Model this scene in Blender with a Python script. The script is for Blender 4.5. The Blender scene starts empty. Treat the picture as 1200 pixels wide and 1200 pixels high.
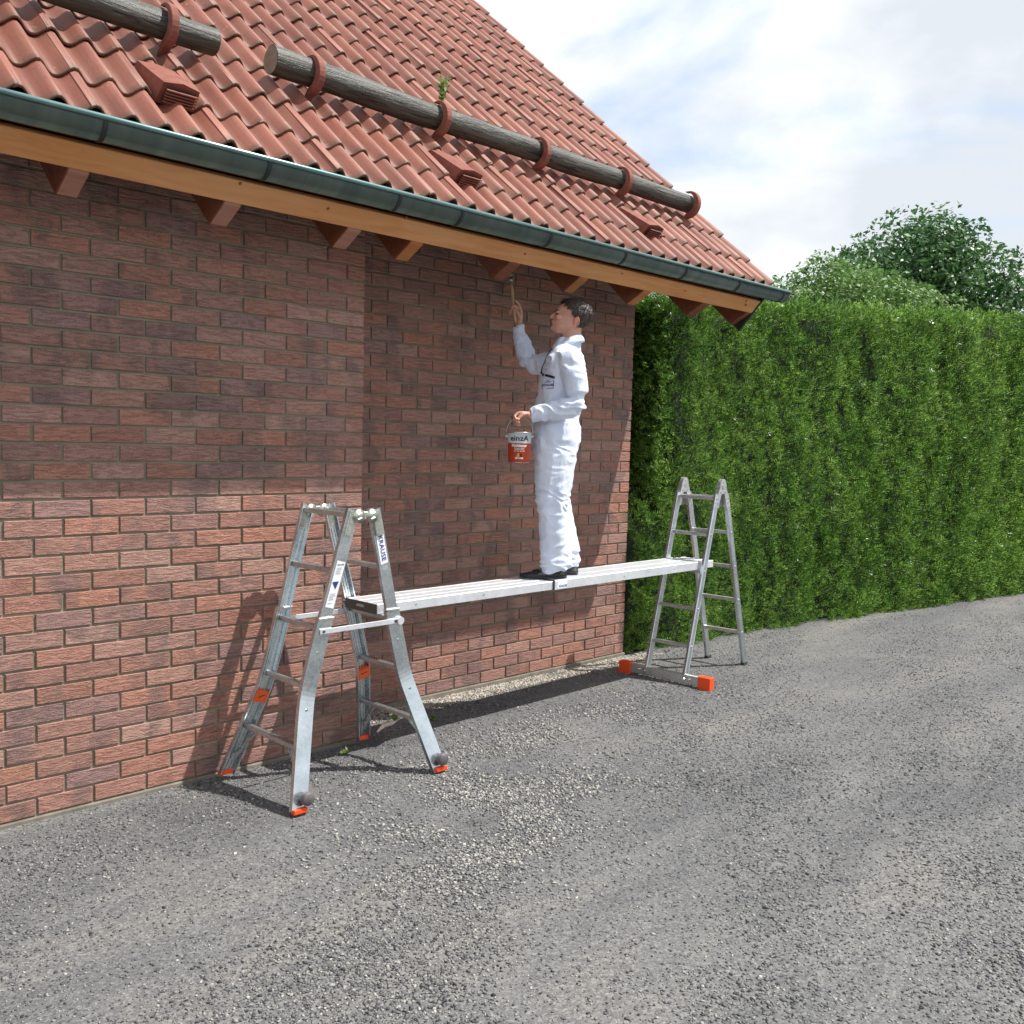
import bpy, bmesh, math, random
import numpy as np
from mathutils import Vector, Matrix, noise
from mathutils.bvhtree import BVHTree
random.seed(7); RS = np.random.RandomState(11)
S = bpy.context.scene; COL = S.collection

# ------------------------------------------------------------------ camera
YAW, PIT, ROL = .7814, -.0745, .0260
CP, SP, CY, SY = math.cos(PIT), math.sin(PIT), math.cos(YAW), math.sin(YAW)
FW = Vector((SY*CP, CY*CP, SP)); r0 = Vector((CY, -SY, 0)); u0 = r0.cross(FW)
RV = r0*math.cos(ROL)+u0*math.sin(ROL); UV_ = -r0*math.sin(ROL)+u0*math.cos(ROL)
cam = bpy.data.cameras.new('camera'); co = bpy.data.objects.new('camera', cam); COL.objects.link(co)
m = Matrix.Identity(4)
for i in range(3): m[i][0] = RV[i]; m[i][1] = UV_[i]; m[i][2] = -FW[i]
m[0][3], m[1][3], m[2][3] = -6.1572, -4.8499, 1.7261
co.matrix_world = m
cam.sensor_width = 36; cam.lens = 1109.0/1200*36; cam.clip_start = .05; cam.clip_end = 600
S.camera = co
# ------------------------------------------------------------------ light
SUN = Vector((.96, -1.0, 2.38)).normalized()
sun = bpy.data.lights.new('sun', 'SUN'); so = bpy.data.objects.new('sun', sun); COL.objects.link(so)
sun.energy = 4.8; sun.angle = math.radians(.53); sun.color = (1, .965, .915)
so.rotation_euler = SUN.to_track_quat('Z', 'Y').to_euler(); so.location = (6, -8, 14)
W = bpy.data.worlds.new('World'); S.world = W; W.use_nodes = True
wn = W.node_tree.nodes; wl = W.node_tree.links; wn.clear()
def N(t, nodes, **k):
    n = nodes.new(t)
    for a, b in k.items():
        if hasattr(n, a): setattr(n, a, b)
    return n
out = N('ShaderNodeOutputWorld', wn); bg = N('ShaderNodeBackground', wn); bg.inputs[1].default_value = .145
sky = N('ShaderNodeTexSky', wn); sky.sky_type = 'NISHITA'; sky.sun_disc = False
sky.sun_elevation = math.asin(SUN.z); sky.sun_rotation = math.atan2(SUN.x, SUN.y); sky.air_density = 1.1; sky.dust_density = .6; sky.ozone_density = 1.3
tc = N('ShaderNodeTexCoord', wn); mp = N('ShaderNodeMapping', wn); mp.inputs['Scale'].default_value = (1, 1, 1.9); mp.inputs['Location'].default_value = (.35, .2, .1)
nz = N('ShaderNodeTexNoise', wn); nz.inputs['Scale'].default_value = 2.6; nz.inputs['Detail'].default_value = 9; nz.inputs['Roughness'].default_value = .52; nz.inputs['Distortion'].default_value = .35
cr = N('ShaderNodeValToRGB', wn); cr.color_ramp.elements[0].position = .31; cr.color_ramp.elements[1].position = .48
nz2 = N('ShaderNodeTexNoise', wn); nz2.inputs['Scale'].default_value = 3.4; nz2.inputs['Detail'].default_value = 8; nz2.inputs['Roughness'].default_value = .5
cr2 = N('ShaderNodeValToRGB', wn); cr2.color_ramp.elements[0].position = .42; cr2.color_ramp.elements[1].position = .62
cr2.color_ramp.elements[0].color = (4.15, 4.4, 4.75, 1); cr2.color_ramp.elements[1].color = (6.0, 6.1, 6.2, 1)
mx = N('ShaderNodeMix', wn, data_type='RGBA')
wl.new(tc.outputs['Generated'], mp.inputs[0]); wl.new(mp.outputs[0], nz.inputs[0]); wl.new(mp.outputs[0], nz2.inputs[0])
wl.new(nz.outputs[0], cr.inputs[0]); wl.new(nz2.outputs[0], cr2.inputs[0])
wl.new(cr.outputs[0], mx.inputs[0]); wl.new(sky.outputs[0], mx.inputs[6]); wl.new(cr2.outputs[0], mx.inputs[7])
wl.new(mx.outputs[2], bg.inputs[0]); wl.new(bg.outputs[0], out.inputs[0])
S.view_settings.view_transform = 'Standard'; S.view_settings.look = 'None'; S.view_settings.gamma = 1
S.view_settings.exposure = 0.42; S.view_settings.use_curve_mapping = False
try: S.cycles.max_bounces = 7; S.cycles.use_denoising = True
except Exception: pass

# ------------------------------------------------------------------ materials
def rgb(h): # sRGB 0-255 -> linear
    return tuple(((c/255/12.92) if c/255 <= .04045 else ((c/255+.055)/1.055)**2.4) for c in h)+(1,)
def newmat(name, col=(.5, .5, .5, 1), rough=.6, metal=0, spec=None):
    m = bpy.data.materials.new(name); m.use_nodes = True
    b = m.node_tree.nodes['Principled BSDF']; b.inputs['Base Color'].default_value = col
    b.inputs['Roughness'].default_value = rough; b.inputs['Metallic'].default_value = metal
    if spec is not None: b.inputs['Specular IOR Level'].default_value = spec
    return m, m.node_tree.nodes, m.node_tree.links, b
def noise_n(n, l, vec, scale, detail=4, rough=.55, dist=0):
    t = n.new('ShaderNodeTexNoise'); t.inputs['Scale'].default_value = scale; t.inputs['Detail'].default_value = detail
    t.inputs['Roughness'].default_value = rough; t.inputs['Distortion'].default_value = dist
    if vec: l.new(vec, t.inputs['Vector'])
    return t.outputs['Fac']
def ramp(n, l, fac, stops):
    r = n.new('ShaderNodeValToRGB'); e = r.color_ramp.elements
    while len(e) < len(stops): e.new(.5)
    for k, (p, c) in enumerate(stops): e[k].position = p; e[k].color = c if len(c) == 4 else tuple(c)+(1,)
    l.new(fac, r.inputs[0]); return r.outputs[0]
def mix(n, l, fac, a, b, mode='MIX'):
    x = n.new('ShaderNodeMix'); x.data_type = 'RGBA'; x.blend_type = mode
    for s, v in ((0, fac), (6, a), (7, b)):
        if isinstance(v, (int, float)): x.inputs[s].default_value = v
        elif isinstance(v, tuple): x.inputs[s].default_value = v
        else: l.new(v, x.inputs[s])
    return x.outputs[2]
def math_n(n, l, op, a, b=0, c=None):
    x = n.new('ShaderNodeMath'); x.operation = op
    for s, v in enumerate((a, b) if c is None else (a, b, c)):
        if isinstance(v, (int, float)): x.inputs[s].default_value = v
        else: l.new(v, x.inputs[s])
    return x.outputs[0]
def bump(n, l, h, strength, dist, b, prev=None):
    x = n.new('ShaderNodeBump'); x.inputs['Strength'].default_value = strength; x.inputs['Distance'].default_value = dist
    l.new(h, x.inputs['Height'])
    if prev: l.new(prev, x.inputs['Normal'])
    if b: l.new(x.outputs[0], b.inputs['Normal'])
    return x.outputs[0]
def posn(n, l, scale=(1, 1, 1), coord='world', rot=(0, 0, 0)):
    mp = n.new('ShaderNodeMapping'); mp.inputs['Scale'].default_value = scale; mp.inputs['Rotation'].default_value = rot
    if coord == 'world': g = n.new('ShaderNodeNewGeometry'); l.new(g.outputs['Position'], mp.inputs[0])
    else: g = n.new('ShaderNodeTexCoord'); l.new(g.outputs['Object'], mp.inputs[0])
    return mp.outputs[0]
def rnd(n, l, mult=1.0):   # per-piece random: object random plus island random
    g = n.new('ShaderNodeNewGeometry'); o = n.new('ShaderNodeObjectInfo')
    s = math_n(n, l, 'ADD', g.outputs['Random Per Island'], o.outputs['Random'])
    return math_n(n, l, 'FRACT', math_n(n, l, 'MULTIPLY', s, mult))

def mat_brick():
    m, n, l, b = newmat('brick_clay', rough=.9, spec=.25)
    R1 = rnd(n, l); R2 = rnd(n, l, 7.31); P = posn(n, l, (1, 1, 1)); 
    base = ramp(n, l, R1, [(0, rgb((150, 108, 94))), (.2, rgb((170, 134, 121))), (.4, rgb((144, 110, 102))), (.6, rgb((166, 119, 101))), (.8, rgb((158, 118, 106))), (1, rgb((144, 115, 110)))])
    # kiln bloom: purple-black patches that sit on part of a brick
    pm = noise_n(n, l, posn(n, l, (5.5, 5.5, 3)), 1.0, 3, .5, .6)
    thr = math_n(n, l, 'ADD', pm, math_n(n, l, 'MULTIPLY', math_n(n, l, 'SUBTRACT', R2, .5), .24))
    dark = ramp(n, l, thr, [(.55, (0, 0, 0, 1)), (.68, (1, 1, 1, 1))])
    c = mix(n, l, math_n(n, l, 'MULTIPLY', dark, .6), base, rgb((108, 92, 90)))
    # moss and algae towards the eaves in broad drifts
    mo = ramp(n, l, noise_n(n, l, posn(n, l, (1.6, 1.6, 3)), 1.3, 6, .65), [(.52, (0, 0, 0, 1)), (.72, (1, 1, 1, 1))])
    sp = n.new('ShaderNodeSeparateXYZ'); l.new(posn(n, l), sp.inputs[0])
    hi = n.new('ShaderNodeMapRange'); hi.inputs[1].default_value = 1.9; hi.inputs[2].default_value = 2.9; l.new(sp.outputs[2], hi.inputs[0])
    c = mix(n, l, math_n(n, l, 'MULTIPLY', math_n(n, l, 'MULTIPLY', mo, hi.outputs[0]), .55), c, rgb((120, 116, 92)))
    gr = noise_n(n, l, P, 230, 3, .7)
    c = mix(n, l, .5, c, ramp(n, l, gr, [(.3, (.25, .25, .25, 1)), (.7, (.85, .85, .85, 1))]), 'OVERLAY')
    sp2 = ramp(n, l, noise_n(n, l, P, 420, 1, .5), [(.66, (0, 0, 0, 1)), (.74, (1, 1, 1, 1))])
    c = mix(n, l, math_n(n, l, 'MULTIPLY', sp2, .5), c, rgb((196, 178, 168)))
    l.new(c, b.inputs['Base Color'])
    v = n.new('ShaderNodeVectorMath'); v.operation = 'ADD'; l.new(posn(n, l, (9, 9, 46)), v.inputs[0]); l.new(R2, v.inputs[1])
    wv = noise_n(n, l, v.outputs[0], 1.6, 4, .6, .9)
    wr = ramp(n, l, wv, [(.30, (1, 1, 1, 1)), (.43, (.1, .1, .1, 1)), (.47, (.5, .5, .5, 1)), (.62, (1, 1, 1, 1))])
    ck = ramp(n, l, wv, [(.375, (0, 0, 0, 1)), (.40, (1, 1, 1, 1)), (.42, (0, 0, 0, 1))])
    c = mix(n, l, math_n(n, l, 'MULTIPLY', ck, .4), c, rgb((92, 62, 54))); l.new(c, b.inputs['Base Color'])
    p1 = bump(n, l, wr, .9, .0045, None)
    bump(n, l, noise_n(n, l, P, 260, 4, .7), .55, .0018, b, p1)
    return m
def mat_simple_noise(name, c1, c2, sc, rough, bs=.3, bd=.002, metal=0, coord='world', scale=(1, 1, 1), detail=5, spec=None):
    m, n, l, b = newmat(name, rough=rough, metal=metal, spec=spec); P = posn(n, l, scale, coord)
    f = noise_n(n, l, P, sc, detail, .6)
    l.new(ramp(n, l, f, [(.3, c1), (.7, c2)]), b.inputs['Base Color'])
    if bs: bump(n, l, f, bs, bd, b)
    return m
M_BRICK = mat_brick()
def mat_mortar():
    m, n, l, b = newmat('mortar', rough=.95, spec=.2); P = posn(n, l)
    f = noise_n(n, l, P, 3, 5, .6); g = noise_n(n, l, P, 300, 3, .7)
    c = ramp(n, l, f, [(.35, rgb((122, 118, 100))), (.65, rgb((146, 140, 122)))])
    c = mix(n, l, .35, c, ramp(n, l, g, [(.3, (.2, .2, .2, 1)), (.7, (.8, .8, .8, 1))]), 'OVERLAY')
    l.new(c, b.inputs['Base Color']); bump(n, l, g, .6, .002, b); return m
M_MORTAR = mat_mortar()
M_PLINTH = mat_simple_noise('concrete_plinth', rgb((104, 98, 88)), rgb((134, 126, 114)), 14, .95, .5, .004)
def mat_tile():
    m, n, l, b = newmat('roof_tile', rough=.56, spec=.5); P = posn(n, l); R1 = rnd(n, l)
    base = ramp(n, l, R1, [(0, rgb((116, 64, 50))), (.35, rgb((150, 88, 70))), (.7, rgb((130, 78, 64))), (1, rgb((158, 102, 84)))])
    big = ramp(n, l, noise_n(n, l, P, 2.2, 5, .6), [(.35, rgb((120, 70, 55))), (.7, rgb((160, 108, 88)))])
    c = mix(n, l, .45, base, big)
    st = ramp(n, l, noise_n(n, l, posn(n, l, (9, 1.2, 1.2)), 1.3, 6, .7, .4), [(.46, (0, 0, 0, 1)), (.68, (1, 1, 1, 1))])
    c = mix(n, l, math_n(n, l, 'MULTIPLY', st, .55), c, rgb((104, 70, 58)))
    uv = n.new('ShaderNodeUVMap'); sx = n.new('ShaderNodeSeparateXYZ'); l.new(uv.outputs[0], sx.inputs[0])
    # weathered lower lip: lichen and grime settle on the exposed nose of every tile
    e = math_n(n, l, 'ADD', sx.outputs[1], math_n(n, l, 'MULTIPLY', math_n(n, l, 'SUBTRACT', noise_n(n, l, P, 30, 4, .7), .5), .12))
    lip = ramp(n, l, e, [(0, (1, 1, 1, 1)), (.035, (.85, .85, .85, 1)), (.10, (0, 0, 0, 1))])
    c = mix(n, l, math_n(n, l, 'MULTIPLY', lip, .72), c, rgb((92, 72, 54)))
    # valley shading painted into the tile colour (uv x = height on the wave, 0 valley)
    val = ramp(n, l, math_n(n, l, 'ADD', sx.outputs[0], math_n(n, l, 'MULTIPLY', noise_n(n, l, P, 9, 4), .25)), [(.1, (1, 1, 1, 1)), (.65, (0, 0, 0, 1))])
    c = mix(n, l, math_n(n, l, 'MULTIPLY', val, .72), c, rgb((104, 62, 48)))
    yl = ramp(n, l, noise_n(n, l, P, 26, 4, .6), [(.66, (0, 0, 0, 1)), (.74, (1, 1, 1, 1))])
    c = mix(n, l, math_n(n, l, 'MULTIPLY', yl, .4), c, rgb((176, 140, 96)))
    dk = ramp(n, l, noise_n(n, l, P, 75, 3, .6), [(.62, (0, 0, 0, 1)), (.68, (1, 1, 1, 1))])
    c = mix(n, l, math_n(n, l, 'MULTIPLY', dk, .5), c, rgb((70, 48, 40)))
    l.new(c, b.inputs['Base Color']); g = noise_n(n, l, P, 320, 3, .7); bump(n, l, g, .4, .0015, b); return m
M_TILE = mat_tile()
M_HOOK = mat_simple_noise('clay_hook', rgb((112, 62, 50)), rgb((140, 84, 68)), 20, .8, .3, .002)
def mat_wood_log():
    m, n, l, b = newmat('weathered_log', rough=.48, spec=.6)
    P = posn(n, l, (1.2, 14, 14)); f = noise_n(n, l, P, 2.2, 7, .65, .4)
    c = ramp(n, l, f, [(.3, rgb((26, 27, 24))), (.48, rgb((58, 60, 54))), (.62, rgb((84, 87, 80))), (.8, rgb((136, 138, 130)))])
    gm = noise_n(n, l, posn(n, l, (3, 3, 3)), 1.4, 4)
    c = mix(n, l, math_n(n, l, 'MULTIPLY', gm, .5), c, rgb((74, 66, 44)))
    ck = ramp(n, l, noise_n(n, l, posn(n, l, (2.5, 30, 30)), 1.2, 3, .5, 1.2), [(.38, (1, 1, 1, 1)), (.42, (0, 0, 0, 1))])
    c = mix(n, l, math_n(n, l, 'MULTIPLY', ck, .9), c, rgb((14, 13, 11)))
    l.new(c, b.inputs['Base Color']); p1 = bump(n, l, f, 1, .012, None); bump(n, l, noise_n(n, l, posn(n, l, (8, 40, 40)), 3, 4, .7), .8, .004, b, p1); return m
M_LOG = mat_wood_log()
def mat_stained(name, c1, c2, c3, rough=.55):
    m, n, l, b = newmat(name, rough=rough, spec=.4)
    f = noise_n(n, l, posn(n, l, (1.0, 9, 9)), 3, 6, .6, .5); g = noise_n(n, l, posn(n, l), 1.1, 3)
    c = ramp(n, l, f, [(.25, c1), (.5, c2), (.8, c3)])
    c = mix(n, l, ramp(n, l, g, [(.45, (0, 0, 0, 1)), (.7, (.5, .5, .5, 1))]), c, c3)
    l.new(c, b.inputs['Base Color']); bump(n, l, f, .15, .001, b); return m
M_FASCIA = mat_stained('orange_stained_wood', rgb((184, 122, 70)), rgb((202, 140, 84)), rgb((212, 158, 110)))
M_RAFTER = mat_stained('brown_stained_wood', rgb((98, 54, 34)), rgb((120, 68, 42)), rgb((134, 80, 52)))
M_PINK = mat_stained('primed_end_grain', rgb((146, 100, 84)), rgb((166, 118, 100)), rgb((172, 130, 114)), .8)
M_OREND = mat_stained('orange_end_grain', rgb((152, 92, 46)), rgb((172, 108, 56)), rgb((184, 124, 74)))
M_SOFFIT = mat_stained('soffit_boards', rgb((90, 58, 38)), rgb((112, 74, 48)), rgb((126, 88, 60)))
M_GUTTER = mat_simple_noise('weathered_zinc', rgb((96, 112, 106)), rgb((124, 136, 128)), 1.6, .5, .12, .002, metal=.25, scale=(9, .9, .9))
M_GUTLIP = mat_simple_noise('gutter_bead_zinc', rgb((96, 132, 132)), rgb((124, 152, 150)), 6, .32, .05, .001, metal=.6)
M_SEAM, *_ = newmat('dark_solder', rgb((34, 40, 40)), .6)
M_BARGE, *_ = newmat('dark_barge_metal', rgb((52, 56, 56)), .5, .5)
def mat_alu(name, c1, c2, rough, dirs=(2, 2, 30), spk=.35):
    m, n, l, b = newmat(name, metal=.92, rough=rough); P = posn(n, l, (1, 1, 1)); f = noise_n(n, l, P, 9, 6, .65)
    g = noise_n(n, l, P, 70, 3, .6)
    c = ramp(n, l, f, [(.3, c1), (.7, c2)])
    c = mix(n, l, spk, c, ramp(n, l, g, [(.35, (.35, .35, .35, 1)), (.65, (.75, .75, .75, 1))]), 'OVERLAY')
    l.new(c, b.inputs['Base Color'])
    rr = n.new('ShaderNodeMapRange'); rr.inputs[3].default_value = rough-.1; rr.inputs[4].default_value = rough+.15; l.new(g, rr.inputs[0]); l.new(rr.outputs[0], b.inputs['Roughness'])
    bump(n, l, g, .08, .0006, b); return m
M_ALU = mat_alu('brushed_aluminium', rgb((184, 194, 198)), rgb((220, 228, 232)), .22, spk=.25)
M_ALU2 = mat_alu('dull_aluminium', rgb((178, 180, 178)), rgb((206, 208, 206)), .48)
M_PLANK = mat_alu('plank_aluminium', rgb((214, 218, 222)), rgb((238, 240, 242)), .5, spk=.3); M_PLANK.node_tree.nodes['Principled BSDF'].inputs['Metallic'].default_value = .78
M_CAP, *_ = newmat('dark_end_plate', rgb((92, 90, 84)), .6, .4)
M_ORANGE, *_ = newmat('orange_plastic', rgb((232, 78, 24)), .45)
M_ORLAB, *_ = newmat('orange_sticker', rgb((226, 92, 40)), .5)
M_RUBBER, *_ = newmat('dark_rubber', rgb((52, 52, 54)), .7)
M_KNOB = mat_simple_noise('grey_knob', rgb((84, 78, 80)), rgb((104, 96, 98)), 40, .55, 0)
M_WHITE, *_ = newmat('white_sticker', (.78, .79, .8, 1), .45)
M_BLUE, *_ = newmat('blue_print', rgb((34, 58, 120)), .5)
M_GREYP, *_ = newmat('grey_print', rgb((120, 126, 140)), .5)
M_STEEL, *_ = newmat('bright_bolt', rgb((200, 200, 196)), .3, .9)
M_BLACK, *_ = newmat('black_print', rgb((18, 18, 20)), .5)
M_HINGE = mat_simple_noise('plated_hinge', rgb((150, 154, 140)), rgb((204, 206, 196)), 55, .35, .1, .001, metal=.8)

# ------------------------------------------------------------------ object helpers
def tag(o, label=None, cat=None, group=None, kind=None):
    if label: o['label'] = label
    if cat: o['category'] = cat
    if group: o['group'] = group
    if kind: o['kind'] = kind
    return o
def empty(name, loc=(0, 0, 0)):
    o = bpy.data.objects.new(name, None); COL.objects.link(o); o.location = loc; o.empty_display_size = .2; return o
def obj(name, me, mat=None, parent=None, smooth=False, loc=None):
    if isinstance(me, bmesh.types.BMesh):
        b = me; bmesh.ops.recalc_face_normals(b, faces=b.faces); me = bpy.data.meshes.new(name); b.to_mesh(me); b.free()
    if mat is not None and not me.materials:
        for mm in (mat if isinstance(mat, (list, tuple)) else [mat]): me.materials.append(mm)
    if smooth:
        for p in me.polygons: p.use_smooth = True
    o = bpy.data.objects.new(name, me); COL.objects.link(o)
    if loc: o.location = loc
    if parent:
        o.parent = parent; o.matrix_parent_inverse = pinv(parent)
    return o
def wm(o):
    m = Matrix.LocRotScale(o.location, o.rotation_euler, o.scale)
    if o.parent: m = wm(o.parent) @ o.matrix_parent_inverse @ m
    return m
def pinv(p): return wm(p).inverted()
def box(b, lo, hi, mi=0, M=None):
    vs = [b.verts.new(Vector((x, y, z)) if M is None else M @ Vector((x, y, z))) for x in (lo[0], hi[0]) for y in (lo[1], hi[1]) for z in (lo[2], hi[2])]
    for q in ((0, 1, 3, 2), (4, 6, 7, 5), (0, 4, 5, 1), (2, 3, 7, 6), (0, 2, 6, 4), (1, 5, 7, 3)):
        f = b.faces.new([vs[i] for i in q]); f.material_index = mi
    return vs
def bevel(b, w, seg=1, ang=.6):
    bmesh.ops.recalc_face_normals(b, faces=b.faces)
    es = [e for e in b.edges if len(e.link_faces) == 2 and e.calc_face_angle(0) > ang]
    bmesh.ops.bevel(b, geom=es, offset=w, segments=seg, affect='EDGES', profile=.5)
def sweep(b, path, prof, up=(0, 0, 1), closed=True, cap=True, mi=0, side=None):
    """sweep a 2-D profile (s, t) along a polyline; s along side axis, t along the other"""
    path = [Vector(p) for p in path]; rings = []
    for i, p in enumerate(path):
        a = (path[i]-path[i-1]).normalized() if i else None
        c = (path[i+1]-path[i]).normalized() if i < len(path)-1 else None
        d = ((a or c)+(c or a)).normalized(); k = 1/max(.5, d.dot(c or a))
        sd = Vector(side) if side else d.cross(Vector(up))
        sd = (sd-d*sd.dot(d)).normalized(); tt = sd.cross(d).normalized()
        rings.append([b.verts.new(p+sd*s+tt*t*k) for s, t in prof])
    n = len(prof)
    for r1, r2 in zip(rings, rings[1:]):
        for j in range(n if closed else n-1):
            f = b.faces.new((r1[j], r1[(j+1) % n], r2[(j+1) % n], r2[j])); f.material_index = mi
    if cap and closed:
        for r in (rings[0][::-1], rings[-1]):
            try: b.faces.new(r).material_index = mi
            except ValueError: pass
    return rings
def tube(b, path, rad, seg=8, mi=0, cap=True):
    path = [Vector(p) for p in path]; rad = rad if isinstance(rad, (list, tuple)) else [rad]*len(path)
    rings = []; ref = None
    for i, p in enumerate(path):
        d = (path[min(i+1, len(path)-1)]-path[max(i-1, 0)]).normalized()
        if ref is None: ref = Vector((0, 0, 1)) if abs(d.z) < .9 else Vector((1, 0, 0))
        s = d.cross(ref).normalized(); t = s.cross(d).normalized(); ref = t
        rings.append([b.verts.new(p+(s*math.cos(2*math.pi*k/seg)+t*math.sin(2*math.pi*k/seg))*rad[i]) for k in range(seg)])
    for r1, r2 in zip(rings, rings[1:]):
        for j in range(seg): b.faces.new((r1[j], r1[(j+1) % seg], r2[(j+1) % seg], r2[j])).material_index = mi
    if cap:
        b.faces.new(rings[0][::-1]).material_index = mi; b.faces.new(rings[-1]).material_index = mi
    return rings
def rrect(w, h, r=.003, n=2):
    out = []
    for cx, cy, a0 in ((w/2-r, h/2-r, 0), (-w/2+r, h/2-r, 90), (-w/2+r, -h/2+r, 180), (w/2-r, -h/2+r, 270)):
        for k in range(n+1):
            a = math.radians(a0+90*k/n); out.append((cx+r*math.cos(a), cy+r*math.sin(a)))
    return out
def text(name, body, size, M, mat, parent, ext=.0006, bold=0, xs=1, spacing=1):
    cu = bpy.data.curves.new(name, 'FONT'); cu.body = body; cu.size = size; cu.extrude = ext; cu.align_x = 'CENTER'; cu.align_y = 'CENTER'
    cu.offset = bold; cu.space_character = spacing; cu.resolution_u = 2
    t = bpy.data.objects.new('tmp', cu); COL.objects.link(t)
    dg = bpy.context.evaluated_depsgraph_get(); me = bpy.data.meshes.new_from_object(t.evaluated_get(dg)); bpy.data.objects.remove(t)
    me.transform(Matrix.Diagonal((xs, 1, 1, 1))); me.materials.clear()
    if callable(M):
        for v in me.vertices: v.co = M(v.co)
    else: me.transform(M)
    me.name = name
    return obj(name, me, mat, parent)
def frame(o, xa, ya):   # matrix with given origin, x axis and y axis
    x = Vector(xa).normalized(); y = Vector(ya); y = (y-x*y.dot(x)).normalized(); z = x.cross(y)
    m = Matrix.Identity(4)
    for i in range(3): m[i][0] = x[i]; m[i][1] = y[i]; m[i][2] = z[i]; m[i][3] = o[i]
    return m
def npmesh(name, V, F, mats=None, mi=None, smooth=False, uv=None):
    """fast mesh from numpy; F is (n,k) array"""
    me = bpy.data.meshes.new(name); V = np.asarray(V, np.float32); F = np.asarray(F, np.int32); k = F.shape[1]
    me.vertices.add(len(V)); me.vertices.foreach_set('co', V.ravel())
    me.loops.add(F.size); me.loops.foreach_set('vertex_index', F.ravel())
    me.polygons.add(len(F)); me.polygons.foreach_set('loop_start', np.arange(0, F.size, k, dtype=np.int32))
    me.polygons.foreach_set('loop_total', np.full(len(F), k, np.int32))
    if mi is not None: me.polygons.foreach_set('material_index', np.asarray(mi, np.int32))
    for mm in (mats or []): me.materials.append(mm)
    me.update(calc_edges=True)
    if smooth: me.polygons.foreach_set('use_smooth', np.ones(len(F), bool))
    me.validate(); return me
def rotmats(e):  # euler xyz array (n,3) -> (n,3,3)
    cx, cy, cz = np.cos(e).T; sx, sy, sz = np.sin(e).T; n = len(e); R = np.zeros((n, 3, 3))
    R[:, 0, 0] = cy*cz; R[:, 0, 1] = sx*sy*cz-cx*sz; R[:, 0, 2] = cx*sy*cz+sx*sz
    R[:, 1, 0] = cy*sz; R[:, 1, 1] = sx*sy*sz+cx*cz; R[:, 1, 2] = cx*sy*sz-sx*cz
    R[:, 2, 0] = -sy; R[:, 2, 1] = sx*cy; R[:, 2, 2] = cx*cy; return R
def ss(a, b, x): t = min(1, max(0, (x-a)/(b-a))); return t*t*(3-2*t)
def ssn(a, b, x): t = np.clip((x-a)/(b-a), 0, 1); return t*t*(3-2*t)

BAY = -.4554; UE = -2.9972       # front face of the projecting bay, its right edge
# ------------------------------------------------------------------ ground
def gz(x, y):
    x = np.asarray(x, float); y = np.asarray(y, float)
    d = np.where(x < UE+.05, BAY-y, np.where(x < .3, -y, .6-y))
    z = -.034*(1-ssn(.05, .34, d))*np.where(x < UE, .6, 1)
    z = z+.006*np.sin(x*1.7+y*.8)*ssn(.2, 1.5, d)*ssn(1.2, 2.5, -y)+.004*np.sin(y*5.1+x*2.3)*ssn(.5, 1.2, d)*ssn(1.2, 2.0, -y)
    return z
def mat_ground():
    m, n, l, b = newmat('grey_gravel_ground', rough=.95, spec=.2); P = posn(n, l)
    f = noise_n(n, l, posn(n, l, (.35, 1.5, 1), rot=(0, 0, .55)), 1.1, 6, .6); v = n.new('ShaderNodeTexVoronoi'); v.inputs['Scale'].default_value = 95; l.new(P, v.inputs[0])
    v2 = n.new('ShaderNodeTexVoronoi'); v2.inputs['Scale'].default_value = 210; l.new(P, v2.inputs[0])
    c = ramp(n, l, f, [(.3, rgb((88, 88, 90))), (.5, rgb((104, 104, 104))), (.7, rgb((118, 116, 112)))])
    s1 = n.new('ShaderNodeSeparateXYZ'); l.new(v.outputs['Color'], s1.inputs[0])
    s2 = n.new('ShaderNodeSeparateXYZ'); l.new(v2.outputs['Color'], s2.inputs[0])
    c = mix(n, l, .6, c, ramp(n, l, s1.outputs[0], [(0, (.3, .3, .32, 1)), (.6, (.5, .5, .5, 1)), (1, (.78, .77, .74, 1))]), 'OVERLAY')
    c = mix(n, l, .6, c, ramp(n, l, s2.outputs[0], [(0, (.25, .25, .25, 1)), (1, (.75, .75, .75, 1))]), 'OVERLAY')
    dust = ramp(n, l, noise_n(n, l, P, 2.1, 5, .6), [(.55, (0, 0, 0, 1)), (.75, (1, 1, 1, 1))])
    c = mix(n, l, math_n(n, l, 'MULTIPLY', dust, .3), c, rgb((136, 133, 127)))
    l.new(c, b.inputs['Base Color'])
    p1 = bump(n, l, v.outputs['Distance'], -1, .012, None); p2 = bump(n, l, v2.outputs['Distance'], -.8, .004, None, p1)
    bump(n, l, noise_n(n, l, P, 500, 2, .7), .5, .002, b, p2); return m
M_GROUND = mat_ground()
xs = np.unique(np.concatenate([np.linspace(-90, -9, 10), np.arange(-9, 8.01, .09), np.linspace(9, 120, 10)]))
ys = np.unique(np.concatenate([np.linspace(-90, -7, 8), np.arange(-7, .61, .07), np.linspace(2, 120, 10)]))
X, Y = np.meshgrid(xs, ys, indexing='ij'); Zg = gz(X, Y)
V = np.stack([X, Y, Zg], -1).reshape(-1, 3); nx, ny = len(xs), len(ys)
i, j = np.meshgrid(np.arange(nx-1), np.arange(ny-1), indexing='ij'); a = (i*ny+j).ravel()
tag(obj('ground', npmesh('ground', V, np.stack([a, a+ny, a+ny+1, a+1], 1), smooth=True), M_GROUND), 'grey compacted gravel yard in front of the brick house', 'ground', kind='structure')

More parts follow.
